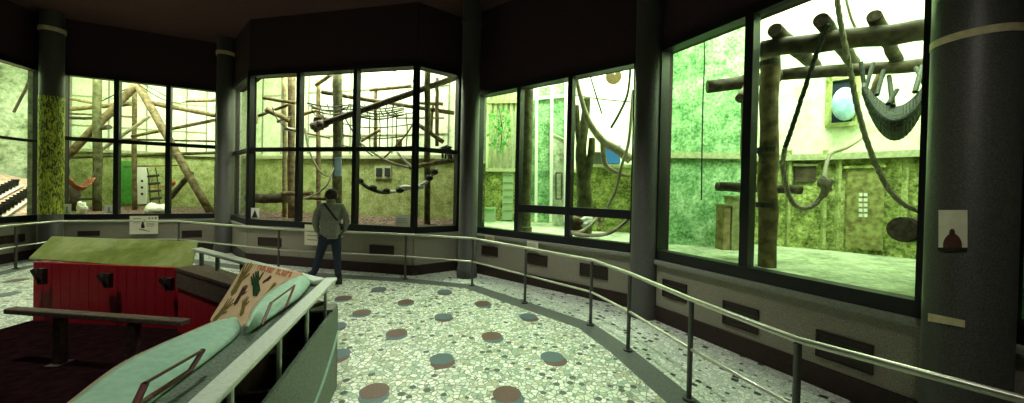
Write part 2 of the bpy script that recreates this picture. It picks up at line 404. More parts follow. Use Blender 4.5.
# ---------------------------------------------------------------- columns
def column(cpx, Y, r, zt=CEIL):
    c = P(cpx, 200, Y); return c
def lathe(prof, c, n=32):
    mb = MB(); rows = []
    for z, r in prof: rows.append([(c[0]+r*math.cos(2*math.pi*k/n), c[1]+r*math.sin(2*math.pi*k/n), z) for k in range(n+1)])
    mb.grid(rows); return mb
cols = [(51, 7.75, .18, 'grey round column with a yellow green leaf pattern painted on its lower half'),
        (224.5, 8.95, .19, 'slim grey column standing just left of the bay window, pale ring near its top'),
        (468.5, 7.0, .185, 'slim dark grey column between the bay window and the green-tinted three-pane window'),
        (646, 5.0, .19, 'grey column left of the large window with the log climbing frame'),
        (970, 2.36, .197, 'wide grey foreground column with a small ape poster taped on it')]
colobj = []
for cpx, Y, r, lab in cols:
    c = P(cpx, 200, Y); root = thing('column', (c.x, c.y, 0), lab, 'column'); colobj.append((root, c, r))
    lathe([(0, r*1.1), (.18, r*1.1), (.2, r), (CEIL, r)], c).build('shaft', M['column'], root, smooth=True)
    z = CEIL
    lathe([(z-.45, r), (z-.45, r+.02), (z-.36, r+.02), (z-.36, r)], c).build('collar', M['ring'] if cpx < 230 else M['column'], root)
# leaf mural on the first column
root, c, r = colobj[0]
lathe([(1.0, r+.004), (P(51, 97, 7.75).z, r+.004)], c).build('mural', M['leaf'], root, smooth=True)
def on_col(k, px, py, off=.004):
    root, c, r = colobj[k]; r += off; d = ray(px, py); a = d.x**2+d.y**2; b = -2*(d.x*c.x+d.y*c.y); cc = c.x**2+c.y**2-r*r
    D = max(b*b-4*a*cc, 0); t = (-b-math.sqrt(D))/(2*a); return Vector((d.x*t, d.y*t, H+d.z*t))
def wrap(k, x0, x1, ytop, ybot, n=12, off=.004):
    rows = [[], []]
    for i in range(n+1):
        x = lerp(x0, x1, i/n)
        rows[0].append(on_col(k, x, ytop(x), off)); rows[1].append(on_col(k, x, ybot(x), off))
    return MB().grid(rows)
# tape bands
zt = P(975, 22, 2.17).z
root, c, r = colobj[4]
lathe([(zt-.05, r+.003), (zt, r+.003)], c, 48).build('tape_band', M['ring'], root, smooth=True)
wrap(4, 928, 965, lambda x: 313+(x-928)*.20, lambda x: 321+(x-928)*.18, off=.006).build('tape_strip', M['ring'], root, solid=.001)
# poster
pa = thing('poster', tuple(on_col(4, 953, 251)), 'small cream poster of a reddish brown ape taped to the foreground column', 'poster')
wrap(4, 938.5, 967.5, lambda x: 210, lambda x: 248.5, off=.007).build('sheet', M['paper'], pa, solid=.001)
wrap(4, 938, 967.5, lambda x: 247.5, lambda x: 250.5, off=.009).build('caption_bar', M['ink'], pa, solid=.001)
def ape_row(fn): return wrap(4, 943, 962, lambda x: fn(x), lambda x: 247.5, 19, off=.009)
apic = ape_row(lambda x: 247-13.5*math.sqrt(max(0, 1-((x-952.5)/9.8)**2))).build('ape_picture', M['maroon'], pa, solid=.001)
wrap(4, 949.3, 955, lambda x: 233-4.2*math.sqrt(max(0, 1-((x-952.2)/2.95)**2)), lambda x: 235.5, 10, off=.011).build('ape_face', M['dark'], apic, solid=.001)

# ---------------------------------------------------------------- wall vents
vents = [(12, 239, 12, 4, A0, A1, 'dark wall grille low under the mural room window at far left'),
 (89, 233.5, 11, 2.5, B0, B1, 'dark wall grille under the left pane of the hammock window'),
 (192, 234, 10, 3.4, B0, B1, 'dark wall grille under the right pane, right of the white monkey sign'),
 (270, 242, 11.5, 4.2, C1, C2, 'dark wall grille under the left pane of the bay window'),
 (382, 250, 12, 4.6, C1, C2, 'dark wall grille right of the standing person under the bay window'),
 (490, 251, 8, 4.6, D0, D1, 'small dark wall grille just right of the dark column between windows'),
 (537, 260, 10.5, 5.2, D0, D1, 'dark wall grille under the middle pane of the green-tinted window'),
 (594, 271.5, 14, 6.5, D0, D1, 'dark wall grille behind the rail post where the handrail bends')]
vents += [(675, 291, 12, 9, E0, E1, 'leftmost dark grille below the large window with log frame'),
 (741, 317.5, 18, 12, E0, E1, 'middle dark grille of the three below the large log-frame window'),
 (845, 352, 29, 14, E0, E1, 'large dark grille nearest the foreground column, below the log-frame window')]
for x, y, hw, hh, A, B, lab in vents:
    p = Wp(x, y, A, B, .05); t = Vector((B.x-A.x, B.y-A.y, 0)).normalized()
    a = Wp(x-hw, y, A, B, .03); b = Wp(x+hw, y, A, B, .03); hz = hh*p.y/F
    a = Vector((a.x, a.y, 0)); b = Vector((b.x, b.y, 0)); z = p.z
    root = thing('wall_vent', (p.x, p.y, z-hz), lab, 'vent')
    q = MB(); q.wall(a, b, z-hz, z+hz, .02, .006); q.build('grille_plate', M['vent'], root)
    fr = MB(); fr.wall(a, b, z+hz-.015, z+hz, 0, .02); fr.wall(a, b, z-hz, z-hz+.015, 0, .02)
    fr.wall(a, a+t*.015, z-hz, z+hz, 0, .02); fr.wall(b-t*.015, b, z-hz, z+hz, 0, .02); fr = fr.build('vent_frame', M['base'], root)
    for k in range(5):
        zz = z-hz+.02+(2*hz-.05)*k/4
        MB().wall(a, b, zz, zz+.01, 0, .014).build('slat', M['dark'], fr)

# ---------------------------------------------------------------- handrail round the walkway
hr = thing('handrail', (R[9].x, R[9].y, 0), 'long tubular metal handrail with dark posts running round the walkway', 'handrail')
MB().tube(R, .021, 10).build('top_rail', M['rail2'], hr, smooth=True)
MB().tube([Vector((p.x, p.y, .44)) for p in R], .015, 8).build('middle_rail', M['steel'], hr, smooth=True)
for i in list(range(1, len(R)-1)):
    if i in (2, 3, 5, 7): continue
    p = R[i]; q = MB().tube([(p.x, p.y, .0), (p.x, p.y, RZ-.02)], .021, 10).build('post', M['post'], hr)
    MB().tube([(p.x, p.y, 0), (p.x, p.y, .022)], .05, 14).build('base_flange', M['post'], q)
p = G(798, 340, RZ)

# ---------------------------------------------------------------- animal rooms behind the glass
FZ = .88
def room(front, back, fm, low, high, brk, top=6.3, leftm=None, rightm=None, ledge=True):
    """front: points along the outer side of the glass; back: points along the back wall, same order"""
    n0 = [Vector((p.x, p.y, 0)) for p in front]; bk = [Vector((p.x, p.y, 0)) for p in back]
    ff = [p+outn(n0[0], n0[-1])*.23 for p in n0]
    slab('floor', [(p.x, p.y) for p in ff]+[(p.x, p.y) for p in bk[::-1]], FZ-.2, FZ, fm)
    slab('ceiling', [(p.x, p.y) for p in ff]+[(p.x, p.y) for p in bk[::-1]], top, top+.15, M['pale'])
    chain = [ff[0]]+bk+[ff[-1]]
    for i in range(len(chain)-1):
        a, b = chain[i], chain[i+1]
        lo, hi = low, high
        if i == 0 and leftm: lo, hi = leftm
        if i == len(chain)-2 and rightm: lo, hi = rightm
        side = 'wall_left' if i == 0 else 'wall_right' if i == len(chain)-2 else 'wall_back'
        n = Vector((b.y-a.y, a.x-b.x, 0)).normalized(); cc = sum((p for p in ff+bk), Vector())/len(ff+bk)
        if n.dot((a+b)/2-cc) < 0: n = -n
        MB().prism([(a.x, a.y, FZ-.2), (b.x, b.y, FZ-.2), (b.x+n.x*.1, b.y+n.y*.1, FZ-.2), (a.x+n.x*.1, a.y+n.y*.1, FZ-.2)], (0, 0, brk-FZ+.2)).build(side, lo, kind='structure')
        MB().prism([(a.x, a.y, brk), (b.x, b.y, brk), (b.x+n.x*.1, b.y+n.y*.1, brk), (a.x+n.x*.1, a.y+n.y*.1, brk)], (0, 0, top-brk)).build(side, hi, kind='structure')
        if ledge and side == 'wall_back':
            MB().prism([(a.x, a.y, brk-.06), (b.x, b.y, brk-.06), (b.x-n.x*.12, b.y-n.y*.12, brk-.06), (a.x-n.x*.12, a.y-n.y*.12, brk-.06)], (0, 0, .10)).build('trim_3', M['ledge'], kind='structure')
    return ff, bk
# room 1 (far left)
room([A0, A1], [P(-90, 200, 10.6), P(48, 200, 11.8)], M['pinkf'], M['sage'], M['sage'], 3.4, ledge=False)
# room 2
Y2 = 12.6
bk2 = [P(50, 200, 11.6), P(224, 200, 13.2)]
room([B0, B1], bk2, M['mulch'], M['green'], M['pale'], 2.80)
# room 3
bk3 = [P(226, 200, 12.2), P(300, 200, 11.4), P(466, 200, 10.0)]
room([C0, C1, C2, C3], bk3, M['mulch'], M['green'], M['pale'], 2.68, leftm=(M['pale'], M['pale']))
# room 4
bk4 = [P(472, 200, 9.9), P(560, 200, 9.6), P(645, 200, 8.6)]
room([D0, D1], bk4, M['cfloor'], M['greeny'], M['pale'], 2.32)
# room 5
bk5 = [P(655, 200, 6.1), P(743, 200, 5.95), P(748, 200, 6.3), P(830, 200, 5.75), P(935, 200, 4.95), P(985, 200, 4.0)]
room([E0, E1], bk5, M['cfloor'], M['greeny'], M['pale'], 2.42)
# the near left wall of room 5 is mossy to the top
a, b = bk5[0], bk5[1]
MB().wall(a, b, FZ, 6.2, .02, .06).build('wall_left', M['greenb'], kind='structure')
# room 6 sliver
room([F0, F1], [Vector((6.2, 2.7, 0)), Vector((6.4, -1, 0))], M['cfloor'], M['greenb'], M['pale'], 2.42)

def log(mb_m, a, b, r, parent, name='log', taper=1.0, cutm=None, wob=.0):
    a = Vector(a); b = Vector(b); n = 8; pts = []; rad = []
    for i in range(n+1):
        t = i/n; p = a.lerp(b, t)
        if 0 < i < n: p = p+Vector((random.uniform(-1, 1), random.uniform(-1, 1), random.uniform(-1, 1)))*r*.12
        pts.append(p); rad.append(r*lerp(1, taper, t)*random.uniform(.94, 1.06))
    o = MB().tube(pts, rad, 14).build(name, mb_m, parent, smooth=True)
    return o
def on_back(px0, px1, y0, y1, A, B, m, name, off=.06, parent=None):
    a = Wp(px0, (y0+y1)/2, A, B, off); b = Wp(px1, (y0+y1)/2, A, B, off); z1 = Wp((px0+px1)/2, y0, A, B, off).z; z0 = Wp((px0+px1)/2, y1, A, B, off).z
    return MB().prism([(a.x, a.y, z0), (b.x, b.y, z0), (b.x, b.y+off, z0), (a.x, a.y+off, z0)], (0, 0, z1-z0)).build(name, m, parent)
# thin service pipes and joints on the pale upper back walls
for A_, B_, xs, ys in ((bk2[0], bk2[1], (70, 108, 146, 186, 206), (100, 128)), (bk3[1], bk3[2], (308, 350, 392, 448), (88, 134)), (bk3[0], bk3[1], (262, 281), (95,))):
    for x_ in xs: on_back(x_, x_+.9, 62, 154, A_, B_, M['sill'], 'trim_6', .03)['kind'] = 'structure'
    for y_ in ys: on_back(xs[0], xs[-1], y_, y_+1, A_, B_, M['ledge'], 'trim_6', .03)['kind'] = 'structure'
# ---- room 2 climbing frame
cf2 = thing('climbing_frame', (P(97, 209, 10.4).x, 10.4, FZ), 'timber climbing frame of posts, A-frame and beams behind the three-pane window at left', 'climbing frame')
L2 = [((97.5, 71, 10.2), (97.5, 209, 10.2), 3.3, 'logg', 'post'), ((64, 159, 10.0), (139, 83, 10.6), 3.4, 'log', 'brace'), ((135, 80, 10.6), (211.5, 211, 10.2), 3.3, 'log', 'brace'),
 ((170, 198, 10.3), (192, 172, 10.5), 2.3, 'logd', 'brace'), ((60, 110, 10.5), (131, 103.5, 10.7), 2.3, 'logt', 'beam'), ((64, 97.5, 10.9), (93, 103, 10.8), 1.5, 'logt', 'beam'),
 ((187, 101, 11), (219, 100, 11), 1.7, 'logt', 'beam'), ((148, 102.5, 10.7), (221, 116.5, 10.8), 2.3, 'log', 'beam'), ((132, 136.5, 10.8), (221, 119, 10.9), 1.6, 'log', 'beam'),
 ((60, 138, 11.3), (221, 141.5, 11.9), 1.0, 'logd', 'beam'), ((60, 113, 11.2), (133, 117, 11.2), 1.0, 'log', 'beam'), ((64, 118, 10.5), (104, 118.5, 10.5), 1.5, 'logd', 'beam'),
 ((100, 151, 10.6), (150, 116, 10.9), 1.5, 'logw', 'beam'), ((134.5, 90, 10.8), (134.5, 209, 10.9), 1.9, 'log', 'post'), ((62, 157.5, 11.3), (221, 152.5, 12.2), 1.6, 'logg', 'beam'),
 ((125, 166.5, 10.9), (180, 165, 11.2), .9, 'logt', 'beam'), ((93, 129, 10.7), (109, 127, 10.0), 2.2, 'logd', 'beam')]
for a, b, wpx, mm, nm in L2:
    pa_, pb_ = P(*a), P(*b)
    if nm == 'post': pb_.z = FZ-.03
    if a == (135, 80, 10.6): pb_.z = FZ-.03
    log(M[mm], pa_, pb_, wpx*((a[2]+b[2])/2)/F*1.0, cf2, nm)
# hammock
def sag_sheet(p0, p1, sag, wid, m, name, parent=None, n=14, solid=.03, wv=None):
    p0, p1 = Vector(p0), Vector(p1); t = (p1-p0).normalized(); s = wv or Vector((-t.y, t.x, 0)).normalized()*wid
    rows = []
    for i in range(n+1):
        u = i/n; c = p0.lerp(p1, u)-Vector((0, 0, sag*4*u*(1-u))); row = []
        for k in range(7):
            v = k/6-.5
            row.append(c+s*v*(1-.3*abs(2*u-1))+Vector((0, 0, abs(v)*wid*.35*math.sin(math.pi*u)))+Vector((0, 0, .015*math.sin(i*1.9+k*2.3))))
        rows.append(row)
    return MB().grid(rows).build(name, m, parent, smooth=True, solid=solid)
hm = thing('hammock', tuple(P(80, 190, 9.6)), 'orange brown sagging hammock slung beside the left post, leftmost pane', 'hammock')
sag_sheet(P(68, 179, 9.5), P(92, 178, 9.9), .33, .55, M['orange'], 'sling', hm)
MB().tube([P(68, 179, 9.5), P(70, 170, 9.6), P(66, 160, 9.8)], .012, 6).build('cord', M['roped'], hm)
MB().tube([P(92, 178, 9.9), P(94, 172, 10), P(96.5, 166, 10.1)], .012, 6).build('cord', M['roped'], hm)
st = thing('stump_stand', (P(74.5, 205, 10.2).x, 10.2, FZ), 'dark wooden stump with a crossbar standing under the orange hammock', 'stump')
tt = P(74.5, 187, 10.2); MB().tube([(tt.x, 10.2, FZ-.02), (tt.x+.02, 10.2, (FZ+tt.z)/2), (tt.x, 10.2, tt.z)], [.13, .10, .12], 12).build('stump', M['logd'], st, smooth=True)
q = P(76, 199, 10.2); MB().tube([(q.x-.05, 10.2, q.z), (q.x+.62, 10.3, q.z+.02)], .035, 8).build('crossbar', M['logg'], st)
# ladder
ld = thing('rope_ladder', tuple(P(154, 204, 11.3)), 'dark rung rope ladder hanging before the green back wall, left window', 'ladder')
for dx in (0, 9):
    MB().tube(cat_curve([P(147+dx*.95, 168, 11.3), P(149+dx*.95, 180, 11.3), P(150.5+dx, 203, 11.3)]), .015, 6).build('cord', M['roped'], ld)
for k in range(4):
    y = 176+k*7.5; MB().tube([P(148+k*.8, y+.5, 11.28), P(158.5+k*.8, y-.5, 11.28)], .04, 8).build('rung', M['roped'], ld)
# boards on back wall of room 2
tag(on_back(119.5, 131.5, 161, 203.5, bk2[0], bk2[1], M['gpanel'], 'wall_board'), 'tall bright green board on the back wall beside the white panel', 'board')
wp = thing('wall_panel', tuple(Wp(138, 205, bk2[0], bk2[1], .08)), 'narrow white panel with round dark holes beside the rope ladder', 'panel')
on_back(133, 145.5, 167, 204, bk2[0], bk2[1], M['white'], 'panel_sheet', .07, wp)
for k in range(3):
    c = Wp(142, 181+k*6.5, bk2[0], bk2[1], .10); MB().ball(c, .045, (1, .3, 1)).build('hole', M['ink'], wp)
par = thing('parrot_toy', tuple(P(173, 188, 10.6)), 'small red hanging toy just left of the A-frame leg', 'toy')
MB().ball(P(171.5, 184, 10.6), .09, (1.5, .7, .8), rot=Matrix.Rotation(-.6, 3, 'Y')).build('toy_body', M['inkr'], par, smooth=True)
MB().tube([P(171.5, 184, 10.6), P(160, 188, 10.7), P(150, 187, 11)], .012, 6).build('cord', M['inkr'], par)
# ropes of room 2
def rope(pts, r, m, label, cat='rope', name='rope', parent=None, group=None):
    o = MB().tube(cat_curve(pts), r, 7).build(name, m, parent, smooth=True)
    return tag(o, label, cat, group) if not parent else o
rope([P(102, 101, 10.7), P(120, 92, 10.6), P(136, 84, 10.5)], .016, M['roped'], 'thin dark rope rising from the left post to the A-frame top')
rope([P(138, 84, 10.5), P(160, 98, 10.6), P(178, 103, 10.7), P(188, 101, 10.9)], .016, M['roped'], 'thin drooping rope right of the A-frame top')
rope([P(138, 82, 10.4), P(155, 90, 10.4), P(172, 100, 10.6)], .012, M['roped'], 'upper of the two thin ropes right of the A-frame top')
# crumpled plastic
def lump(c, r, m, sc=(1, 1, 1), seed=0, amp=.3):
    mb = MB(); mb.ball(c, r, sc, 16, 10); c = Vector(c)
    mb.v = [tuple(Vector(v)+(Vector(v)-c)*amp*noise.noise(Vector(v)*3.2/r*.4+Vector((seed, 0, 0)))*2) for v in mb.v]
    return mb
def lump_obj(name, px, py, Y, r, m, sc, label, cat, seed, z=None):
    c = P(px, py, Y); c.z = (z if z else FZ)+r*sc[2]*.8
    return tag(lump(c, r, m, sc, seed).build(name, m, smooth=False), label, cat)
lump_obj('plastic_sheet', 157, 206, 10.0, .24, M['white'], (1.5, .7, .6), 'crumpled pale plastic sheet on the mulch below the rope ladder', 'sheet', 3)
lump_obj('plastic_sheet', 82, 207, 9.2, .13, M['white'], (1, .6, 1.3), 'crumpled white plastic bundle on the mulch below the hammock', 'sheet', 9)
# stickers and notices on the glass
def notice(px0, px1, y0, y1, A, B, label, pic, m='white', off=.075):
    a = Wp(px0, (y0+y1)/2, A, B, off); b = Wp(px1, (y0+y1)/2, A, B, off); c = (a+b)/2
    z1 = Wp((px0+px1)/2, y0, A, B, off).z; z0 = Wp((px0+px1)/2, y1, A, B, off).z
    root = thing('notice', (c.x, c.y, z0), label, 'notice')
    n = outn(A, B)
    MB().prism([(a.x, a.y, z0), (b.x, b.y, z0), (b.x, b.y, z1), (a.x, a.y, z1)], n*.01).build('card', M[m], root)
    t = (b-a); t.z = 0
    def at(u, v, o=.004): return a+t*u-n*o+Vector((0, 0, z0-a.z+(z1-z0)*v))
    def blob(us, mm='ink', nm='picture'):
        MB().prism([at(u, v, .003) for u, v in us], -n*.003).build(nm, M[mm], root)
    if pic == 'monkey':
        blob([(.42, .25), (.52, .22), (.60, .28), (.52, .38), (.50, .55), (.58, .62), (.55, .72), (.46, .74), (.41, .64), (.42, .5), (.40, .35)])
        blob([(.30, .12), (.72, .08), (.72, .13), (.30, .18)], 'ink', 'text_line')
    if pic == 'tri': blob([(.12, .08), (.88, .08), (.5, .85)], 'base')
    if pic == 'text':
        for k in range(3): blob([(.15, .25+.2*k), (.85, .25+.2*k), (.85, .29+.2*k), (.15, .29+.2*k)], 'sill', 'text_line')
    if pic == 'sign':
        blob([(.40, .34), (.52, .32), (.53, .42), (.49, .60), (.51, .66), (.47, .72), (.43, .64), (.41, .52)])
        blob([(.34, .28), (.50, .26), (.60, .20), (.70, .15), (.70, .12), (.50, .20), (.33, .24)], 'hando', 'branch_picture')
        blob([(.48, .73), (.54, .75), (.53, .80), (.49, .80)], 'ink', 'tail_picture')
        blob([(.66, .84), (.72, .84), (.72, .92), (.66, .92)], 'maroon', 'stamp'); blob([(.77, .84), (.83, .84), (.83, .92), (.77, .92)], 'inkr', 'stamp'); blob([(.88, .84), (.95, .84), (.95, .92), (.88, .92)], 'maroon', 'stamp')
        for k in range(3): blob([(.60, .42+.08*k), (.88, .42+.08*k), (.88, .44+.08*k), (.60, .44+.08*k)], 'sill', 'text_line')
        blob([(.12, .62), (.32, .62), (.32, .64), (.12, .64)], 'sill', 'text_line'); blob([(.14, .84), (.40, .84), (.40, .88), (.14, .88)], 'sill', 'text_line')
    return root
notice(104.5, 114, 205, 213.3, B0, B1, 'small white notice with black animal picture, bottom of the left pane, hammock window', 'monkey', off=.01)
notice(63.5, 71, 204, 214, B0, B1, 'small white notice in the bottom left corner of the hammock window', 'monkey', off=.01)
notice(251, 259, 208, 218.5, C1, C2, 'small white notice with dark triangle in the bay window corner', 'tri', off=.01)
notice(395.5, 409.5, 215, 225.5, C1, C2, 'white text notice at the bottom right of the bay window', 'text', off=.01)
notice(129.5, 158, 216, 234, B0, B1, 'white sign with a black monkey on a branch behind the handrail', 'sign', 'paper', .14)
notice(304.5, 325.5, 225, 245.5, C1, C2, 'blank cream sign on the wall left of the standing person', 'text', 'paper', .14)
notice(485, 494, 235.5, 241, D0, D1, 'small cream label below the green-tinted window, near the dark column', 'text', 'ring', .14)
notice(527, 538, 241.5, 248, D0, D1, 'small pale label below the middle pane of the green-tinted window', 'text', 'paper', .14)

# ---- room 1: rows of dark pots on a rising bank
n1 = outn(A0, A1)
fa = Vector((A0.x, A0.y, FZ))+n1*.26; fb = Vector((A1.x, A1.y, FZ))+n1*.26
slope = .24
def bankz(p): return FZ+.01+slope*max(0, n1.dot(Vector((p.x-fa.x, p.y-fa.y, 0))))
ba = P(-90, 200, 10.4); bb = P(46.5, 200, 11.4); ba.z = bankz(ba); bb.z = bankz(bb)
MB().add([fa, fb, bb, ba], [(0, 1, 2, 3)]).build('floor', M['pinkf'], kind='structure', solid=.02)
dr2 = Vector((-.72, .69, 0)); side2 = Vector((.69, .72, 0))
origin = Vector((G(18, 216, SZ).x, G(18, 216, SZ).y, 0))+n1*.4
def inside1(p):
    x = CX+F*p.x/p.y
    return -12 < x < 36 and p.y < 10.9 and n1.dot(Vector((p.x-fa.x, p.y-fa.y, 0))) > .08
ordn = ['first', 'second', 'third', 'fourth', 'fifth', 'sixth', 'seventh', 'eighth', 'ninth', 'tenth', 'eleventh', 'twelfth']; kr = 0
for k in range(10, -8, -1):
    row = []
    for j_ in range(-10, 14):
        p = origin+side2*k*.40+dr2*j_*.34
        if inside1(p): row.append(Vector((p.x, p.y, bankz(p)+.005)))
    if len(row) < 2: continue
    rl = MB().bar(row[0]+side2*.13+Vector((0, 0, .02)), row[-1]+side2*.13+Vector((0, 0, .02)), .05, .03).build('edging_strip', M['ropew'])
    tag(rl, ordn[kr]+' pale edging strip from the leaf-painted column, running up the gravel bank', 'strip', 'pale strips on the gravel bank')
    row.sort(key=lambda p: p.z); kr += 1
    for jp, p in enumerate(row[:12]):
        if CX+F*p.x/p.y < -3: continue
        r = .075; pot = MB(); rows = []
        for z, rr in ((0, .7), (.16, 1.0), (.17, 1.08), (.19, 1.08), (.19, .0)):
            rows.append([(p.x+r*rr*math.cos(2*math.pi*i/10), p.y+r*rr*math.sin(2*math.pi*i/10), p.z+z) for i in range(11)])
        tag(pot.grid(rows).build('plant_pot', M['brick']), 'small dark pot, '+ordn[jp]+' from the glass beside the '+ordn[kr-1]+' pale strip from the column', 'pot', 'dark pots in rows')
# branch shadow-like vine on room 1 wall
rope([P(31, 70, 9.3), P(27, 86, 9.4), P(20, 100, 9.5), P(14, 112, 9.6)], .03, M['logd'], 'dark hanging vine in the upper pane of the far left window', 'vine', 'vine')

# ---- room 3 climbing frame
cf3 = thing('climbing_frame', (P(337, 209, 9.2).x, 9.2, FZ), 'tall timber climbing frame with crossing logs behind the bay window', 'climbing frame')
L3 = [((291.5, 68, 9.3), (291.5, 213, 9.3), 3.2, 'log', 'post'), ((284.5, 72, 9.6), (284.5, 213, 9.6), 2.0, 'logt', 'post'), ((337.5, 66, 9.0), (337.5, 214, 9.0), 4.3, 'logg', 'post'),
 ((314, 127.5, 8.2), (462, 75, 8.6), 3.0, 'logd', 'beam'), ((322, 92, 9.2), (377, 101.5, 9.4), 2.0, 'logd', 'beam'), ((345, 96, 9.3), (454, 113, 8.9), 2.0, 'log', 'beam'),
 ((318.5, 80, 9.8), (318.5, 214, 9.8), 2.0, 'log', 'post'), ((375.5, 90, 9.5), (375.5, 152, 9.5), 1.8, 'logt', 'post'), ((370, 90, 9.5), (411, 86, 9.3), 1.8, 'logt', 'beam'),
 ((427.5, 66, 8.5), (427.5, 214, 8.5), 3.0, 'logg', 'post'), ((437, 78, 8.9), (437, 146, 8.9), 1.9, 'log', 'post'), ((420, 103, 8.9), (443, 104, 8.9), 1.7, 'logt', 'beam'),
 ((433, 104, 9.0), (431, 132, 9.0), 1.5, 'logt', 'slat'), ((419, 125, 8.6), (443, 142, 8.4), 2.1, 'log', 'beam'), ((263, 98, 9.0), (296, 103, 9.1), 1.6, 'log', 'beam'),
 ((258, 116, 8.9), (292, 103.5, 9.2), 1.4, 'log', 'beam'), ((266, 109, 8.8), (289, 120.5, 9.2), 2.6, 'logt', 'beam'), ((285, 128.5, 8.7), (304, 132, 8.8), 1.9, 'logw', 'beam'), ((257, 117, 8.9), (256, 123, 8.8), 1.2, 'logt', 'brace'),
 ((277, 122, 9.0), (290, 117, 9.2), 1.3, 'log', 'brace'), ((297, 116, 9.6), (318, 110, 9.6), 1.7, 'logt', 'beam'), ((316, 85, 9.7), (331, 75, 9.2), 1.7, 'log', 'brace'),
 ((248, 198, 9.4), (286, 198.5, 9.4), 5.0, 'logd', 'beam'), ((282, 194, 8.9), (312, 193.5, 8.9), 2.5, 'log', 'beam'), ((300, 197.5, 9.2), (326, 199, 9.2), 1.6, 'logd', 'beam'),
 ((296, 131, 9.6), (330, 138, 9.7), .9, 'log', 'beam'), ((358, 143, 9.4), (380, 130, 9.3), 1.5, 'logt', 'beam'), ((410, 168, 8.5), (459, 158, 8.2), 2.2, 'log', 'beam'), ((436, 162, 8.3), (459, 159.5, 8.1), 2.8, 'logg', 'beam'),
 ((396, 118, 9.6), (444, 118, 9.5), 1.0, 'logt', 'beam'), ((399, 139, 9.7), (399, 150, 9.7), 3, 'log', 'post')]
for a, b, wpx, mm, nm in L3:
    pa_, pb_ = P(*a), P(*b)
    if nm == 'post' and b[1] > 205: pb_.z = FZ-.03
    log(M[mm], pa_, pb_, wpx*((a[2]+b[2])/2)/F, cf3, nm)
log(M['cut'], P(313, 128, 8.15), P(322, 124.5, 8.2), .11, cf3, 'log_end')
# bushy wrap at the low end of the long beam
tag(lump(P(321, 123, 8.3), .16, M['log'], (1.4, .7, .9), 5, .5).build('straw_bundle', M['log']), 'tan straw bundle lashed to the lower end of the slanting beam', 'bundle')
# cargo net
net = thing('cargo_net', tuple(P(385, 150, 9.4)), 'wide knotted rope cargo net strung across the bay window enclosure', 'net')
cols_n = []
for k in range(9):
    x = 343+k*9.0; MB().tube(cat_curve([P(x, 112+1.5*math.sin(k), 9.45), P(x+1.2*math.sin(k*2), 130, 9.45), P(x, 149+math.cos(k), 9.45)], 4), .016, 5).build('cord', M['roped'], net)
for j in range(4):
    y = 114+j*11.0; MB().tube(cat_curve([P(340, y-2, 9.45), P(365, y+2.5, 9.45), P(390, y+2, 9.45), P(416, y-1.5, 9.45)], 5), .016, 5).build('cord', M['roped'], net)
net2 = thing('hanging_net', tuple(P(345, 112, 8.9)), 'drooping white rope netting bunched under the upper beam', 'net')
for j in range(5):
    y0_ = 103+j*2.6
    MB().tube(cat_curve([P(307+j*3, y0_, 8.9), P(330, y0_+4+2*math.sin(j*2), 8.8), P(352, y0_+2-math.sin(j), 8.9), P(378, y0_+6, 8.9), P(404, y0_+2+math.cos(j), 8.9)], 6), .02, 5).build('cord', M['roped' if j % 2 == 0 else 'rope'], net2)
for j in range(12):
    x = 312+j*7.5; MB().tube([P(x, 104, 8.88), P(x+3*math.sin(j), 111, 8.86), P(x+4, 116, 8.88)], .014, 5).build('cord', M['roped'], net2)
# ropes in room 3
rope([P(272, 107, 8.6), P(276, 117, 8.5), P(284, 126, 8.5), P(293, 131, 8.6)], .013, M['roped'], 'thin rope looping between the short planks at upper left of the bay window')
rope([P(305, 128, 8.6), P(309, 150, 8.5), P(319, 170, 8.5), P(329, 176, 8.6), P(334, 168, 8.8)], .022, M['rope'], 'tan rope hanging in a deep loop left of the tall post')
rope([P(296, 200, 8.7), P(312, 196, 8.6), P(326, 186, 8.6), P(332, 172, 8.8)], .022, M['rope'], 'tan rope curving up from the low ledge, left of the person')
rope([P(345, 118, 8.6), P(352, 130, 8.5), P(361, 146, 8.5), P(373, 156, 8.5)], .018, M['roped'], 'dark rope slanting down to the right from the long beam')
rope([P(414, 122, 8.6), P(405, 136, 8.5), P(394, 148, 8.5), P(384, 158, 8.6)], .022, M['log'], 'brown rope slanting down to the left beside the right post')
rope([P(355, 138, 8.5), P(372, 152, 8.4), P(392, 163, 8.4), P(412, 168, 8.5)], .028, M['rope'], 'thick tan rope sagging across to the low right beam')
rope([P(397, 152, 8.4), P(404, 160, 8.4), P(412, 167, 8.45)], .03, M['ropew'], 'short white rope at the joint of the sagging ropes')
rope([P(392, 69.5, 8.7), P(402, 75, 8.7), P(414, 82, 8.7), P(420, 84, 8.6)], .012, M['roped'], 'thin cord dropping from the top edge of the bay window')
# black and white rope: dark half then white half
bw = thing('knotted_rope', tuple(P(395, 192, 8.4)), 'sagging rope dark at left and white at right with knots', 'rope')
c1_ = cat_curve([P(356, 178, 8.3), P(367, 187, 8.25), P(380, 192, 8.2), P(390, 192, 8.2)]); c2_ = cat_curve([P(390, 192, 8.2), P(402, 190.5, 8.2), P(414, 187, 8.2), P(426, 182, 8.1), P(438, 168, 8.1)])
kd = MB().tube(c1_, .045, 8).build('dark_length', M['roped'], bw, smooth=True); kw = MB().tube(c2_, .035, 8).build('white_length', M['ropew'], bw, smooth=True)
for p in [P(359.5, 181, 8.25), P(373, 188, 8.2), P(386.5, 191, 8.2), P(400, 190, 8.15), P(429, 178, 8.1), P(434, 172, 8.1)]: MB().ball(p, .075, (1.3, .9, 1)).build('knot', M['roped'], kd if p.x < P(391, 190, 8.2).x else kw, smooth=True)
for p in [P(406, 187.5, 8.15), P(418, 187, 8.15)]: MB().ball(p, .08, (1.9, .8, .8)).build('knot', M['ropew'], kw, smooth=True)
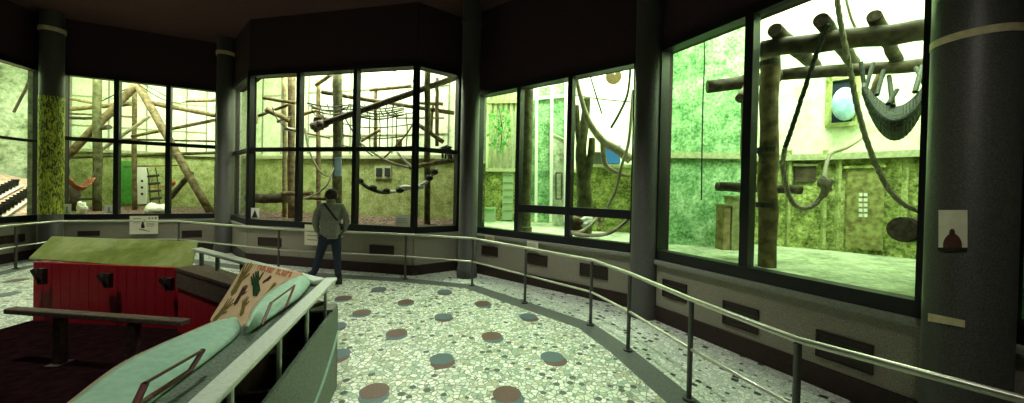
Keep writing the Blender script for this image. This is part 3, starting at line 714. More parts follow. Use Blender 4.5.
wn = thing('wall_opening', tuple(Wp(383, 178, bk3[1], bk3[2], .1)), 'small two-part dark opening in the mossy back wall behind the bay window', 'opening')
on_back(374.5, 391, 166, 178.5, bk3[1], bk3[2], M['ledge'], 'opening_frame', .06, wn)
on_back(376, 382, 168, 176.5, bk3[1], bk3[2], M['brick'], 'opening_panel', .08, wn); on_back(384.5, 390, 168, 176.5, bk3[1], bk3[2], M['brick'], 'opening_panel', .08, wn)

# hanging bluish bag near the person's head
tag(MB().prism([P(334.5, 157, 8.78), P(341, 157, 8.78), P(341, 176, 8.78), P(334.5, 176, 8.78)], (0, .03, 0)).build('wall_board', M['sky']), 'pale blue board on the tall post just above the person', 'board')

def skin_obj(name, verts, edges, radii, m, parent, sub=2, root=0, smooth=True):
    me = bpy.data.meshes.new(name); me.from_pydata([tuple(v) for v in verts], edges, []); me.materials.append(m)
    o = bpy.data.objects.new(name, me); scene.collection.objects.link(o)
    o.modifiers.new('skin', 'SKIN').use_smooth_shade = smooth
    if not me.skin_vertices:
        bm = bmesh.new(); bm.from_mesh(me); bm.verts.layers.skin.verify(); bm.to_mesh(me); bm.free()
    for i, r in enumerate(radii):
        sv = me.skin_vertices[0].data[i]; sv.radius = r if isinstance(r, tuple) else (r, r); sv.use_root = (i == root)
    s = o.modifiers.new('sub', 'SUBSURF'); s.levels = sub; s.render_levels = sub
    if parent: o.parent = parent; o.matrix_parent_inverse = Matrix.Translation(-Vector(wl(parent)))
    return o
# monkey on the low right beam
mk = thing('small_monkey', tuple(P(446, 160, 8.0)), 'dark grey monkey with pale face standing on the low right beam', 'monkey')
b0 = P(446, 150, 8.0); s = 8.0/F
def mp(dx, dy, dd=0): return b0+Vector((dx*s, dd, -dy*s))
vs = [mp(3, 0), mp(0, -1.5), mp(-2.6, -1, -.03), mp(-4, .6, -.08), mp(-3, 4, -.04), mp(-2.8, 9, -.03), mp(-.8, 4, .06), mp(-.9, 9, .06), mp(4, 3.5, -.04), mp(2.8, 6, -.04), mp(3.5, 9.3, -.05), mp(4.5, 4, .06), mp(5.2, 9, .06), mp(6, 1, .02), mp(8, 5, .02), mp(8.2, 11, .02)]
ed = [(0, 1), (1, 2), (2, 3), (2, 4), (4, 5), (2, 6), (6, 7), (0, 8), (8, 9), (9, 10), (0, 11), (11, 12), (0, 13), (13, 14), (14, 15)]
skin_obj('monkey_body', vs, ed, [.09, .095, .075, .07, .03, .025, .03, .025, .05, .03, .025, .045, .025, .03, .02, .022], M['fur'], mk)
MB().ball(mp(-5, 1, -.14), .038, (1, .6, 1.1)).build('face', M['furw'], mk, smooth=True)
for dx in (-6.2, -3): MB().ball(mp(dx, -.6, -.10), .02, (1, .5, 1)).build('ear', M['furw'], mk, smooth=True)
MB().ball(mp(1, -2.5, -.03), .07, (1.8, .8, .5)).build('back_mantle', M['fur'], mk, smooth=True)

# ---- room 4
wall4 = (bk4[0], bk4[1])
sl = thing('slatted_partition', tuple(Wp(500, 160, *wall4, .1)), 'tall tan slatted screen in the left pane of the green-tinted window', 'screen')
for k in range(6):
    x = 489+k*5.2; on_back(x, x+2.6, 84, 168, *wall4, M['slat'], 'slat', .10, sl)
on_back(487, 518, 100, 103, *wall4, M['slat'], 'crosspiece', .16, sl)
def leafy(name, cx, cy, Y, rx, ry, n, label, m='gpanel'):
    root = thing(name, tuple(P(cx, cy+ry, Y)), label, 'plant'); mb = MB(); s = Y/F
    for i in range(n):
        a = random.uniform(0, 6.28); q = random.random()**.5; p = P(cx+rx*q*math.cos(a), cy+ry*q*math.sin(a), Y+random.uniform(-.1, .1)); l = random.uniform(.06, .13)
        d = Vector((random.uniform(-1, 1), random.uniform(-.4, .4), random.uniform(-1, .6))).normalized(); e = d.cross(Vector((0, 1, .2))).normalized()*l*.3
        mb.add([p, p+d*l*.5+e, p+d*l, p+d*l*.5-e], [(0, 1, 2, 3)])
    mb.build('foliage', M[m], root); MB().tube(cat_curve([P(cx, cy+ry, Y), P(cx+2, cy, Y), P(cx-1, cy-ry, Y)]), .015, 5).build('stem', M['logd'], root)
leafy('hanging_plant', 500, 130, 9.0, 12, 22, 130, 'leafy green plant in the left pane of the green-tinted window')
dr = thing('wall_door', tuple(Wp(507, 220, *wall4, .1)), 'narrow mossy service door at the back of the green left pane', 'door')
on_back(502.5, 513, 171, 220, *wall4, M['door'], 'door_leaf', .06, dr)
for k in range(6): on_back(503.5, 512, 175+k*7, 176.2+k*7, *wall4, M['slat'], 'door_rib', .075, dr)
bx = thing('crate', tuple(Wp(487, 222, *wall4, .4)), 'green crate on the floor at the left of the green pane', 'crate'); on_back(483, 495, 208, 222, *wall4, M['door'], 'crate_body', .35, bx)
MB().tube([Wp(483.5, 209.5, *wall4, .36), Wp(494.5, 209.5, *wall4, .36)], .02, 6).build('crate_rim', M['gpanel'], bx)
c = P(526, 200, 7.4); pc = thing('round_pillar', (c.x, c.y, FZ), 'olive round pillar standing inside the green-tinted window', 'pillar')
lathe([(FZ, .11), (6.3, .11)], c, 20).build('shaft', M['logg'], pc, smooth=True); lathe([(FZ, .14), (FZ+.1, .14), (FZ+.12, .11)], c, 20).build('base', M['logg'], pc)
# glazed inner screen
gs = thing('glazed_screen', tuple(P(552, 225, 8.6)), 'white framed glass screen with green panes behind the middle pane', 'screen')
for x, y0_, y1_ in ((536.8, 88, 222), (551.8, 84, 222), (566, 78, 222)):
    MB().bar(P(x, y0_, 8.6), P(x-1, y1_, 8.6), .07, .07).build('screen_mullion', M['white'], gs)
MB().bar(P(531, 99, 8.6), P(568, 95.5, 8.6), .05, .07).build('screen_rail', M['white'], gs)
MB().prism([P(538, 88, 8.64), P(551, 86, 8.64), P(550.5, 222, 8.64), P(537, 222, 8.64)], (0, .02, 0)).build('screen_pane', M['greenb'], gs)
MB().prism([P(553, 84, 8.64), P(565, 80, 8.64), P(565, 139, 8.64), P(553, 133, 8.64)], (0, .02, 0)).build('screen_pane', M['greenb'], gs)
MB().prism([P(529, 99, 8.7), P(536, 98, 8.7), P(536, 222, 8.7), P(529, 222, 8.7)], (0, .02, 0)).build('screen_pane', M['greenb'], gs)
MB().prism([P(553, 134, 8.7), P(566, 140, 8.7), P(566, 226, 8.7), P(553, 226, 8.7)], (0, .05, 0)).build('lower_panel', M['cfloor'], gs)
q = MB()
for a, b in (((556, 173), (562, 173)), ((562, 173), (561.5, 199)), ((561.5, 199), (556, 199)), ((556, 199), (556, 173))): q.bar(P(*a, 8.65), P(*b, 8.65), .03, .03)
q.build('hatch_frame', M['logd'], gs)
# trees
def branchy(name, chains, m, label, cat='tree', base=None):
    root = thing(name, base or tuple(chains[0][0][0]), label, cat)
    for pts, r, nm in chains:
        c = cat_curve(pts, 6); n = len(c); rr = [lerp(r[0], r[1], i/(n-1)) for i in range(n)]
        MB().tube(c, rr, 12).build(nm, m, root, smooth=True)
    return root
def PF(px, Y): p = P(px, 200, Y); return Vector((p.x, p.y, FZ-.02))
branchy('dead_tree', [([PF(584, 6.9), P(584.5, 200, 6.9), P(583, 175, 6.95), P(581, 150, 6.95), P(585, 120, 7.0), P(587, 98, 7.0)], (.17, .07), 'trunk'),
  ([P(584, 195, 6.9), P(587, 175, 6.9), P(591, 155, 6.85), P(592, 138, 6.85)], (.10, .06), 'branch'),
  ([P(582, 160, 6.95), P(578, 130, 6.95), P(577, 105, 7.0)], (.08, .04), 'branch')], M['logg'], 'forked dead tree trunk rising behind the right pane of the green-tinted window')
branchy('fallen_branch', [([P(575, 72, 6.6), P(581, 98, 6.6), P(589, 122, 6.5), P(602, 140, 6.5), P(616, 149, 6.4), P(631, 160, 6.3)], (.035, .088), 'branch'),
  ([P(603, 140, 6.5), P(604, 160, 6.5), P(611, 170, 6.4), P(630, 177, 6.2)], (.055, .035), 'twig')], M['logw'], 'thick pale bent branch crossing the right pane of the green-tinted window', 'branch')
# wooden disc with notch hanging
dc = thing('hanging_disc', tuple(P(613, 84, 6.8)), 'round tan wooden disc with a notch hung near the window top', 'toy')
cc = P(614, 76, 6.8); pts = [(cc.x+.15*math.sin(.35+i/22*(2*math.pi-.7)), cc.y, cc.z+.15*math.cos(.35+i/22*(2*math.pi-.7))) for i in range(23)]+[(cc.x-.02, cc.y, cc.z+.03), (cc.x+.02, cc.y, cc.z+.03)]
MB().prism(pts, (0, .06, 0)).build('disc', M['disc'], dc); MB().tube([(cc.x, cc.y+.03, cc.z-.01), (cc.x+.02, cc.y+.03, cc.z+1.2)], .012, 6).build('cord', M['roped'], dc)
rope([P(590, 75, 6.9), P(596, 95, 6.9), P(602, 114, 6.9)], .016, M['roped'], 'thin cord hanging left of the tan disc')
rope([P(631, 60, 6.4), P(628, 92, 6.4), P(620, 112, 6.4), P(611, 128, 6.5)], .024, M['roped'], 'dark rope curving down from top right, green-tinted window')
rope([P(633, 90, 6.2), P(629, 140, 6.2), P(622, 165, 6.2), P(616, 190, 6.3), P(607, 208, 6.3), P(603, 222, 6.3)], .028, M['rope'], 'long thick rope hanging to the floor at the right pane')
rope([P(575, 95, 7.6), P(600, 99, 7.6), P(632, 102, 7.6)], .014, M['roped'], 'thin wire crossing high behind the right pane')
def BX(name, x0, x1, y0, y1, Y, d, m, label, cat, part=None):
    a = P(x0, y1, Y); b = P(x1, y0, Y); o = MB().box((a.x, Y, a.z), (b.x, Y+d, b.z)).build(name, M[m], bevel=.015); return tag(o, label, cat)
BX('blue_tub', 606, 621, 145, 163.5, 7.95, .4, 'blue', 'bright blue plastic tub on the ledge behind the right pane', 'tub')
BX('dark_crate', 591, 605, 152, 163.5, 7.95, .35, 'net', 'dark box on the ledge left of the bright blue tub', 'box')
a = P(588, 164.2, 7.85); b = P(634, 163.2, 7.7)
MB().prism([(a.x, 7.75, a.z-.07), (b.x, 7.6, a.z-.07), (b.x+.1, 8.8, a.z-.07), (a.x, 9.2, a.z-.07)], (0, 0, .07)).build('trim_4', M['ledge'], kind='structure')
MB().prism([(a.x, 7.8, FZ), (b.x, 7.65, FZ), (b.x, 7.75, FZ), (a.x, 7.9, FZ)], (0, 0, a.z-.07-FZ)).build('wall_back', M['greeny'], kind='structure')
cr = thing('crate', tuple(P(587, 214, 7.0)), 'white slatted crate behind the dead tree trunk', 'crate')
for k in range(4): MB().prism([P(580.5+k*3, 197, 7.3), P(583+k*3, 197, 7.3), P(583+k*3, 216, 7.3), P(580.5+k*3, 216, 7.3)], (0, .03, 0)).build('crate_slat', M['white'], cr)
for yy in (199, 211): MB().bar(P(580.5, yy, 7.34), P(592, yy, 7.34), .03, .06).build('crate_rail', M['white'], cr)
bu = thing('blanket_bundle', tuple(P(578, 231, 6.2)), 'brown and white crumpled bundle on the floor, green-tinted window right pane', 'bundle')
c = P(577, 224, 6.25); lump(c, .17, M['log'], (1.1, .8, .8), 2).build('brown_cloth', M['log'], bu); c = P(585, 223, 6.2); lump(c, .12, M['white'], (1.1, .8, .9), 4).build('white_cloth', M['white'], bu)
rope([P(571, 232, 6.0), P(580, 232, 5.95), P(590, 226, 6.0), P(598, 217, 6.1)], .03, M['logw'], 'pale curved root rising over the enclosure floor beside the bundle', 'branch', 'curved_branch')
rope([P(572, 233, 5.9), P(590, 235.5, 5.75), P(608, 233.5, 5.6), P(622, 225, 5.6), P(630, 217, 5.6)], .03, M['logw'], 'long low curved branch lying across the floor at the right pane', 'branch', 'curved_branch')
rope([P(598, 217, 6.2), P(600, 223, 6.2), P(599, 230, 6.1)], .035, M['logt'], 'short upright tan stub on the enclosure floor', 'branch', 'branch_stub')

# ---- room 5: big log frame
cf5 = thing('climbing_frame', (PF(772, 4.35).x, 4.35, FZ), 'heavy log climbing frame filling the large right window', 'climbing frame')
def big(a, b, r, mm, nm='log', ends=()):
    pa_, pb_ = P(*a), P(*b)
    if nm == 'post': pb_.z = FZ-.03
    o = log(M[mm], pa_, pb_, r, cf5, nm, 1.0)
    t = (pb_-pa_).normalized()
    if 'a' in ends: MB().tube([pa_-t*.015, pa_+t*.03], r*.93, 16).build('log_end', M['cut'], o)
    if 'b' in ends: MB().tube([pb_-t*.03, pb_+t*.015], r*.93, 16).build('log_end', M['cut'], o)
big((770, 42, 4.3), (767, 264, 4.3), .098, 'log', 'post')
big((749, 75, 4.75), (746, 245, 4.75), .085, 'logg', 'post')
big((762, 49, 4.15), (945, 28, 3.25), .098, 'logd', 'beam', 'a')
big((779, 75, 4.75), (945, 63.5, 4.1), .075, 'logd', 'beam')
big((707, 87, 4.9), (780, 76, 4.7), .085, 'logd', 'beam')
big((775, 30, 3.95), (815, 66, 4.9), .075, 'logd', 'beam', 'a')
big((821, 20, 3.6), (853, 62, 4.7), .07, 'logd', 'beam', 'a')
big((874, 16, 3.5), (897, 60, 4.3), .058, 'logd', 'beam', 'a')
big((718, 186.5, 4.7), (800, 190, 4.6), .062, 'logd', 'beam', 'a')
big((741, 98, 4.55), (752, 84, 4.7), .07, 'logw', 'knob', 'a')
big((903, 229.5, 3.2), (960, 228, 3.6), .115, 'logd', 'stub_log', 'a')
big((886, 62, 4.4), (872, 96, 4.5), .045, 'log', 'brace')
for px_, py_, yy in ((769, 64, 4.18), (767, 150, 4.2), (766, 205, 4.2)):
    c = P(px_, py_, yy+.1); lathe([(c.z-.03, .106), (c.z+.03, .106)], c, 18).build('strap', M['net'], cf5)
# rotating boards at back
for k, (x0, x1, y0, y1, m_, lab) in enumerate([(723, 731, 206, 242, 'logt', 'tall tan box against the mossy wall left of the mullion'), (731.5, 741, 198, 238, 'slat', 'pale crate beside the tan box behind the rear post')]):
    a = P(x0, y1, 5.5); b = P(x1, y0, 5.5); root = thing('storage_box', (a.x, 5.5, FZ), lab, 'box')
    MB().box((a.x, 5.5, FZ), (b.x, 5.72, b.z)).build('box_body', M[m_], root, bevel=.01)
    MB().box((a.x-.01, 5.48, b.z), (b.x+.01, 5.74, b.z+.03)).build('box_lid', M['slat'], root)
# ropes
def fat_rope(pts, r, label, m='rope', name='rope'):
    c = cat_curve(pts, 10); mb = MB(); out = []
    for k in range(3):               # three twisted strands
        s = []
        for i, p in enumerate(c):
            t = (c[min(i+1, len(c)-1)]-c[max(i-1, 0)]).normalized(); x = t.cross(Vector((0, 1, .1))).normalized(); y = t.cross(x)
            an = i*.9+k*2.094; s.append(p+(x*math.cos(an)+y*math.sin(an))*r*.45)
        mb.tube(s, r*.62, 6)
    return tag(mb.build(name, M[m], smooth=True), label, 'rope')
fat_rope([P(829, 24, 3.55), P(818, 50, 3.7), P(805, 88, 3.8), P(793, 125, 3.85), P(785, 148, 3.9)], .024, 'dark thick rope slanting from the log end down to the post', 'roped')
fat_rope([P(785, 148, 3.9), P(783, 165, 3.9), P(787, 190, 3.9), P(795, 205, 3.9), P(808, 208, 3.9), P(820, 199, 3.9), P(826, 184, 3.9)], .026, 'grey rope hanging in a low loop right of the main post')
tag(lump(P(825.5, 186, 3.9), .07, M['rope'], (.8, .8, 1.6), 1, .4).build('rope_knot', M['rope'], smooth=True), 'bulky knot at the raised end of the looped rope', 'knot')
rope([P(824, 178, 3.9), P(830, 155, 4.3), P(846, 148, 4.6), P(862, 138, 4.9)], .02, M['rope'], 'thin pale rope running from the knot toward the back wall')
fat_rope([P(836, -8, 3.5), P(841, 25, 3.55), P(850, 70, 3.6), P(858, 110, 3.6), P(870, 150, 3.55), P(885, 183, 3.5), P(902, 203, 3.4), P(924, 213, 3.3)], .024, 'long pale rope falling from the top and curving right')
rope([P(863, 40, 4.0), P(852, 20, 4.0), P(844, -10, 4.0)], .014, M['rope'], 'thin cord at the top behind the beam')
rope([P(703.5, 20, 5.0), P(704.5, 60, 5.0), P(703, 100, 5.0), P(702, 150, 5.0), P(701.5, 200, 5.0)], .009, M['ink'], 'thin black cable hanging before the bright green wall', 'cable', 'cable')
for k_, yy_ in enumerate((95, 120, 165, 205)):
    pass
rope([P(757, 110, 4.45), P(752, 135, 4.4), P(757, 150, 4.4), P(763, 162, 4.2)], .014, M['roped'], 'black cord looped between the two upright posts, upper loop')
rope([P(748, 190, 4.6), P(756, 202, 4.5), P(762, 212, 4.3)], .03, M['logw'], 'short pale branch wedged between the two upright posts', 'branch', 'short_branch')
# hammock net
hk = thing('hammock', tuple(P(893, 138, 3.9)), 'dark webbing hammock slung from the logs at the right of the large window', 'hammock')
rows = []
n = 18
pl = [P(863, 83, 4.2), P(924, 84, 3.6)]
for i in range(n+1):
    u = i/n; top_ = lerp(0, 1, u); x = lerp(864, 926, u); ycen = 84+24*math.sin(math.pi*u)**.8; ylow = 88+51*math.sin(math.pi*(u*.96+.02))**.75
    row = []
    for k in range(8):
        v = k/7; y = lerp(ycen, ylow, v); Y = lerp(4.25, 3.75, u)-.28*math.sin(math.pi*v)-.25*math.sin(math.pi*u)
        row.append(P(x, y, Y))
    rows.append(row)
# woven strips both ways
nh = MB()
for k in range(0, 8):
    nh.tube([rows[i][k] for i in range(n+1)], .02, 6)
nh.build('webbing_rope', M['net'], hk)
nv = MB()
for i in range(0, n+1):
    nv.tube(rows[i], .022, 6)
nv.build('webbing_rope', M['net'], hk)
hole = MB()
for i in range(n):
    for k in range(7):
        if random.random() < .82: hole.add([rows[i][k], rows[i+1][k], rows[i+1][k+1], rows[i][k+1]], [(0, 1, 2, 3)])
hole.build('webbing_sheet', M['net'], hk, solid=.012)
for a, b in (((864, 84, 4.25), (861, 62, 4.3)), ((866, 88, 4.2), (873, 63, 4.3)), ((877, 95, 4.0), (884, 68, 4.3)), ((925, 85, 3.75), (915, 66, 4.2)), ((925, 84, 3.75), (936, 62, 3.9)), ((915, 92, 3.6), (922, 66, 4.0)), ((893, 106, 3.7), (889, 76, 4.3)), ((888, 104, 3.7), (897, 90, 3.8))):
    MB().tube([P(*a), P(*b)], .022, 6).build('strap', M['net'], hk)
# viewing port with blue ball
wA, wB = bk5[3], bk5[4]
vp = thing('blue_ball', tuple(Wp(846, 118, wA, wB, .25)), 'big pale blue ball behind a dark framed opening in the back wall', 'ball')
MB().ball(Wp(845, 104, wA, wB, .16), .24, (.85, .35, 1.1)).build('ball', M['sky'], vp, smooth=True)
op = thing('wall_hatch', tuple(Wp(843, 124, wA, wB, .1)), 'square dark opening with pale frame high in the back wall', 'opening')
on_back(832, 857, 79, 122, wA, wB, M['jeans'], 'opening_panel', .03, op)
for args in ((829, 832, 76, 125), (857, 860, 76, 125), (829, 860, 76, 79), (829, 860, 122, 126)): on_back(*args, wA, wB, M['green'], 'hatch_frame', .08, op)
wA2, wB2 = bk5[2], bk5[3]
nn = thing('wall_hatch', tuple(Wp(806, 200, wA2, wB2, .1)), 'brownish recessed panel low in the mossy wall behind the looped rope', 'opening')
on_back(795, 816, 166, 182, wA2, wB2, M['logd'], 'hatch_panel', .03, nn); on_back(793, 818, 164, 166, wA2, wB2, M['ledge'], 'hatch_frame', .06, nn)
dd = thing('wall_door', tuple(Wp(864, 250, wA, wB, .1)), 'rusty mossy door with a small barred window, centre of the large window', 'door')
on_back(847, 884, 168, 249, wA, wB, mat('rusty_green_door', (.14, .12, .04), (.34, .36, .12), 12, .8), 'door_leaf', .04, dd)
for k in range(2):
    for j in range(5): on_back(860+k*5, 862.5+k*5, 193+j*5.2, 196.3+j*5.2, wA, wB, M['white'], 'window_light', .055, dd)
on_back(845, 886, 165.5, 168, wA, wB, M['greeny'], 'door_frame', .07, dd)
for k, xx in enumerate((788, 824, 838, 905)):
    A_, B_ = (wA2, wB2) if xx < 826 else (wA, wB)
    on_back(xx, xx+3, 150, 249, A_, B_, M['green'], 'trim_5', .05)['kind'] = 'structure'

# ---------------------------------------------------------------- central exhibit island
Aa = G(200, 250, .95); Ab = G(322, 288, .95); Nb = G(331, 281, .95); Na = G(204, 403, .95)
Ab = Vector((-1.60, 2.93, .95)); Nb = Vector((-1.545, 3.02, .95))
Na2 = Na+(Na-Nb).normalized()*1.2
ang = (Ab-Aa); ang.z = 0; angn = ang.normalized(); inn = Vector((angn.y, -angn.x, 0))
if inn.y > 0: inn = -inn               # towards the inside of the island
# dark interior floor
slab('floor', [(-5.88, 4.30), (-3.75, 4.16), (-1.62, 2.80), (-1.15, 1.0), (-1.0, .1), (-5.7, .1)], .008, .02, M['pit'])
rb = thing('display_booth', (-4.8, 4.25, 0), 'red boarded exhibit wall under a sloping green board', 'exhibit booth')
RW0 = G(33, 322, 0); RW1 = Vector((-3.72, 4.12, 0)); RW0 = Vector((RW0.x, RW0.y, 0))
def plank_wall(a, b, z0, z1, m, name, root, pitch=.12, th=.05):
    L = (b-a).length; n = max(1, int(L/pitch)); t = (b-a)/n; mb = MB(); nn = Vector((t.y, -t.x, 0)).normalized()
    for i in range(n):
        p = a+t*i; q = a+t*(i+.96)
        mb.prism([(p.x, p.y, z0), (q.x, q.y, z0), (q.x+nn.x*-th, q.y+nn.y*-th, z0), (p.x-nn.x*th, p.y-nn.y*th, z0)], (0, 0, z1-z0))
    mb.prism([(a.x-nn.x*th*.5, a.y-nn.y*th*.5, z0), (b.x-nn.x*th*.5, b.y-nn.y*th*.5, z0), (b.x-nn.x*th, b.y-nn.y*th, z0), (a.x-nn.x*th, a.y-nn.y*th, z0)], (0, 0, z1-z0-.01))
    return mb.build(name, m, root)
plank_wall(RW0, RW1, 0, .74, M['red'], 'red_boards', rb)
def Pz(px, py, z): return G(px, py, z)
g1 = P(52, 236, 4.70); g2 = P(197, 241.5, 4.51); g3 = P(190, 270, 4.16); g4 = P(28, 258, 4.35)
nr = (g2-g1).cross(g4-g1).normalized()
if nr.z > 0: nr = -nr
MB().prism([g1, g2, g3, g4], nr*.03).build('sloping_board', M['roof'], rb, bevel=.006)
for px_ in (58, 122, 180):
    u = (px_-28)/(190-28); lo_ = g4.lerp(g3, u)+nr*.04; hi_ = g1.lerp(g2, u)+nr*.04
    wallp = RW0.lerp(RW1, min(1, u+.02))
    MB().bar(lo_.lerp(hi_, .12), lo_.lerp(hi_, .95), .06, .05).build('bracket_arm', M['dark'], rb)
    MB().bar((lo_.x, wallp.y-.075, .50), (lo_.x, wallp.y-.075, lo_.z-.04), .06, .05).build('bracket_post', M['base'], rb)
    MB().bar((lo_.x, wallp.y-.075, .52), (lo_.x-.10, wallp.y-.075, lo_.z-.05), .05, .05).build('bracket_brace', M['base'], rb)
# parapet on the far right side: red boards inside, ledge, posts and rail
pr = thing('parapet_rail', (Aa.x, Aa.y, 0), 'low red and brown parapet with pale flat rail, behind the hands board', 'parapet')
a0 = Vector((Aa.x, Aa.y, 0))-angn*.05; b0_ = Vector((Ab.x, Ab.y, 0))
plank_wall(a0+inn*.18, b0_+inn*.10, 0, .55, M['red'], 'red_boards', pr)
MB().prism([(a0+inn*.20), (b0_+inn*.12), (b0_-inn*.02), (a0-inn*.05)], (0, 0, .20)).build('fascia', M['bench'], pr).location.z += .54
MB().prism([(a0+inn*.21), (b0_+inn*.13), (b0_-inn*.04), (a0-inn*.06)], (0, 0, .03)).build('ledge', M['bench'], pr).location.z += .74
MB().bar(Aa-angn*.1, Ab, .10, .035).build('top_rail', M['greyrail'], pr, bevel=.01)
for t in (.0, .18, .42, .66, .9):
    p = Aa.lerp(Ab, t+.02); MB().tube([(p.x, p.y, .76), (p.x, p.y, .94)], .022, 10).build('rail_post', M['tealg'], pr)
# near parapet
nd = (Nb-Na); nd.z = 0; ndn = nd.normalized(); ninn = Vector((-ndn.y, ndn.x, 0))   # towards island interior (left)
npar = thing('counter_parapet', (Na.x, Na.y, 0), 'grey green foreground counter with a broad pale flat rail', 'counter')
MB().bar(Na2, Nb, .095, .03).build('top_rail', M['greyrail'], npar, bevel=.01)
e0 = Vector((Na2.x, Na2.y, 0)); e1 = Vector((Nb.x, Nb.y, 0))-ndn*.02
# sloping ledge inside of the rail
MB().prism([e0+ninn*.02+Vector((0, 0, .88)), e1+ninn*.02+Vector((0, 0, .88)), e1+ninn*.24+Vector((0, 0, .915)), e0+ninn*.24+Vector((0, 0, .915))], (0, 0, .02)).build('ledge', M['tealg'], npar)
MB().prism([e0+ninn*.22, e1+ninn*.22, e1+ninn*.25, e0+ninn*.25], (0, 0, .9)).build('inner_panel', M['dark'], npar)
MB().prism([e0-ninn*.06, e1-ninn*.06, e1-ninn*.03, e0-ninn*.03], (0, 0, .72)).build('outer_panel', M['tealg'], npar, bevel=.008)
MB().prism([e1-ndn*.03-ninn*.06, e1-ninn*.06, e1+ninn*.22, e1-ndn*.03+ninn*.22], (0, 0, .72)).build('end_panel', M['tealg'], npar)
MB().prism([e1-ndn*.16-ninn*.055, e1-ninn*.055, e1+ninn*.12, e1-ndn*.16+ninn*.12], (0, 0, .02)).build('corner_cap', M['sill'], npar).location.z += .72
# dished lower edge strip on the outer panel
q0 = e1-ninn*.064; cv = []
for i in range(13):
    u = i/12; p = q0.lerp(e0-ninn*.064, u*.75); cv.append(Vector((p.x, p.y, .50-.42*(1-math.exp(-3.0*u)))))
MB().tube(cv, .012, 6).build('curved_moulding', M['teal'], npar, smooth=True)
for t in (.12, .40, .66, .92):
    p = Na.lerp(Nb, t-.02); MB().tube([(p.x, p.y, .60), (p.x, p.y, .94)], .013, 8).build('rail_post', M['greyrail'], npar)
    MB().bar((p.x-ninn.x*.05, p.y-ninn.y*.05, .60), (p.x+ninn.x*.22, p.y+ninn.y*.22, .60), .03, .03).build('bracket', M['dark'], npar)
# two curved teal reading boards, seen from behind
def shell(upper, lower, zu, zl, name, label, hump=.05):
    U = cat_curve([G(x, y, zu) for x, y in upper], 8); Lw = cat_curve([G(x, y, zl) for x, y in lower], 8)
    def samp(c, t):
        i = t*(len(c)-1); k = min(int(i), len(c)-2); return c[k].lerp(c[k+1], i-k)
    root = thing(name, tuple(samp(Lw, .5)), label, 'display board')
    rows = []; n = 26
    for i in range(n+1):
        t = i/n; a = samp(U, t); b = samp(Lw, t); row = []
        for k in range(11):
            v = k/10; p = a.lerp(b, v); p = p+Vector((0, 0, hump*math.sin(math.pi*v)**.8)); row.append(p)
        rows.append(row)
    mb = MB().grid(rows); mb.build('curved_back', M['teal'], root, smooth=True, solid=.014)
    ed = [r[0]+Vector((-.012, .004, -.004)) for r in rows]; MB().tube(ed, .011, 8).build('board_edge', M['tanedge'], root, smooth=True)
    return root, rows
s1, r1 = shell([(20, 452), (50, 422), (80, 398), (101, 381), (126, 363.5), (158, 347.5), (190, 333.5), (215, 323), (230, 319)],
               [(110, 440), (135, 418), (151, 403), (178, 382), (204, 363), (222, 349), (233, 340), (240, 331), (238, 323)], .99, .935, 'reading_board', 'long pale teal curved board nearest the camera, bottom left', .02)
s2, r2 = shell([(248, 328), (251, 320), (255, 309), (265, 297), (280, 286), (294, 278.5), (303, 276)],
               [(244, 335), (252, 330), (264, 322), (276, 314.5), (286, 307), (300, 297), (310, 284)], 1.0, .94, 'reading_board', 'smaller pale teal curved board overlapping the hands board', .02)
def frame_u(pts, root, z0, r=.010):
    c = [G(x, y, z0+dz) for x, y, dz in pts]; MB().tube(c, r, 8).build('bracket_frame', M['maroon'], root)
frame_u([(203, 350, .075), (190, 371, .03), (150, 397, .03), (132, 412, .05)], s1, .96)
frame_u([(203, 350, .075), (145, 383, .10)], s1, .96, .006)
frame_u([(145, 384, .09), (132, 412, .05)], s1, .96, .012)
frame_u([(294.5, 285.5, .075), (285, 309, .0)], s2, .96, .008)
frame_u([(271, 303, .075), (262, 325, .0)], s2, .96, .009)
frame_u([(294.5, 285.5, .075), (271, 303, .075)], s2, .96, .006)
# hands board
hb_A = G(246, 262, 1.0); hb_B = G(304, 273, 1.0); hb_C = P(209, 321, 3.08); hb_D = hb_B+(hb_C-hb_A)
hb = thing('hands_board', tuple((hb_C+hb_D)/2), 'tan sloping board covered with painted primate hand shapes', 'board')
hx = hb_B-hb_A; hy = hb_C-hb_A; hn = hx.cross(hy).normalized()
if hn.z < 0: hn = -hn
mb = MB(); rc = []
for cx_, cy_, a0_ in ((.05, .06, 180), (.95, .06, 270), (.95, .94, 0), (.05, .94, 90)):
    for k in range(5):
        an = math.radians(a0_+k*22.5); rc.append(hb_A+hx*(cx_+.05*math.cos(an))+hy*(cy_+.06*math.sin(an)))
sheet = mb.prism(rc, -hn*.025).build('board_sheet', M['tan'], hb)
lx = hx.length; ly = hy.length
hxn = hx/lx; hyn = hy/ly
def onb(px, py):
    d = ray(px, py); o = Vector((0, 0, H)); return o+d*(hn.dot(hb_A-o)/hn.dot(d))
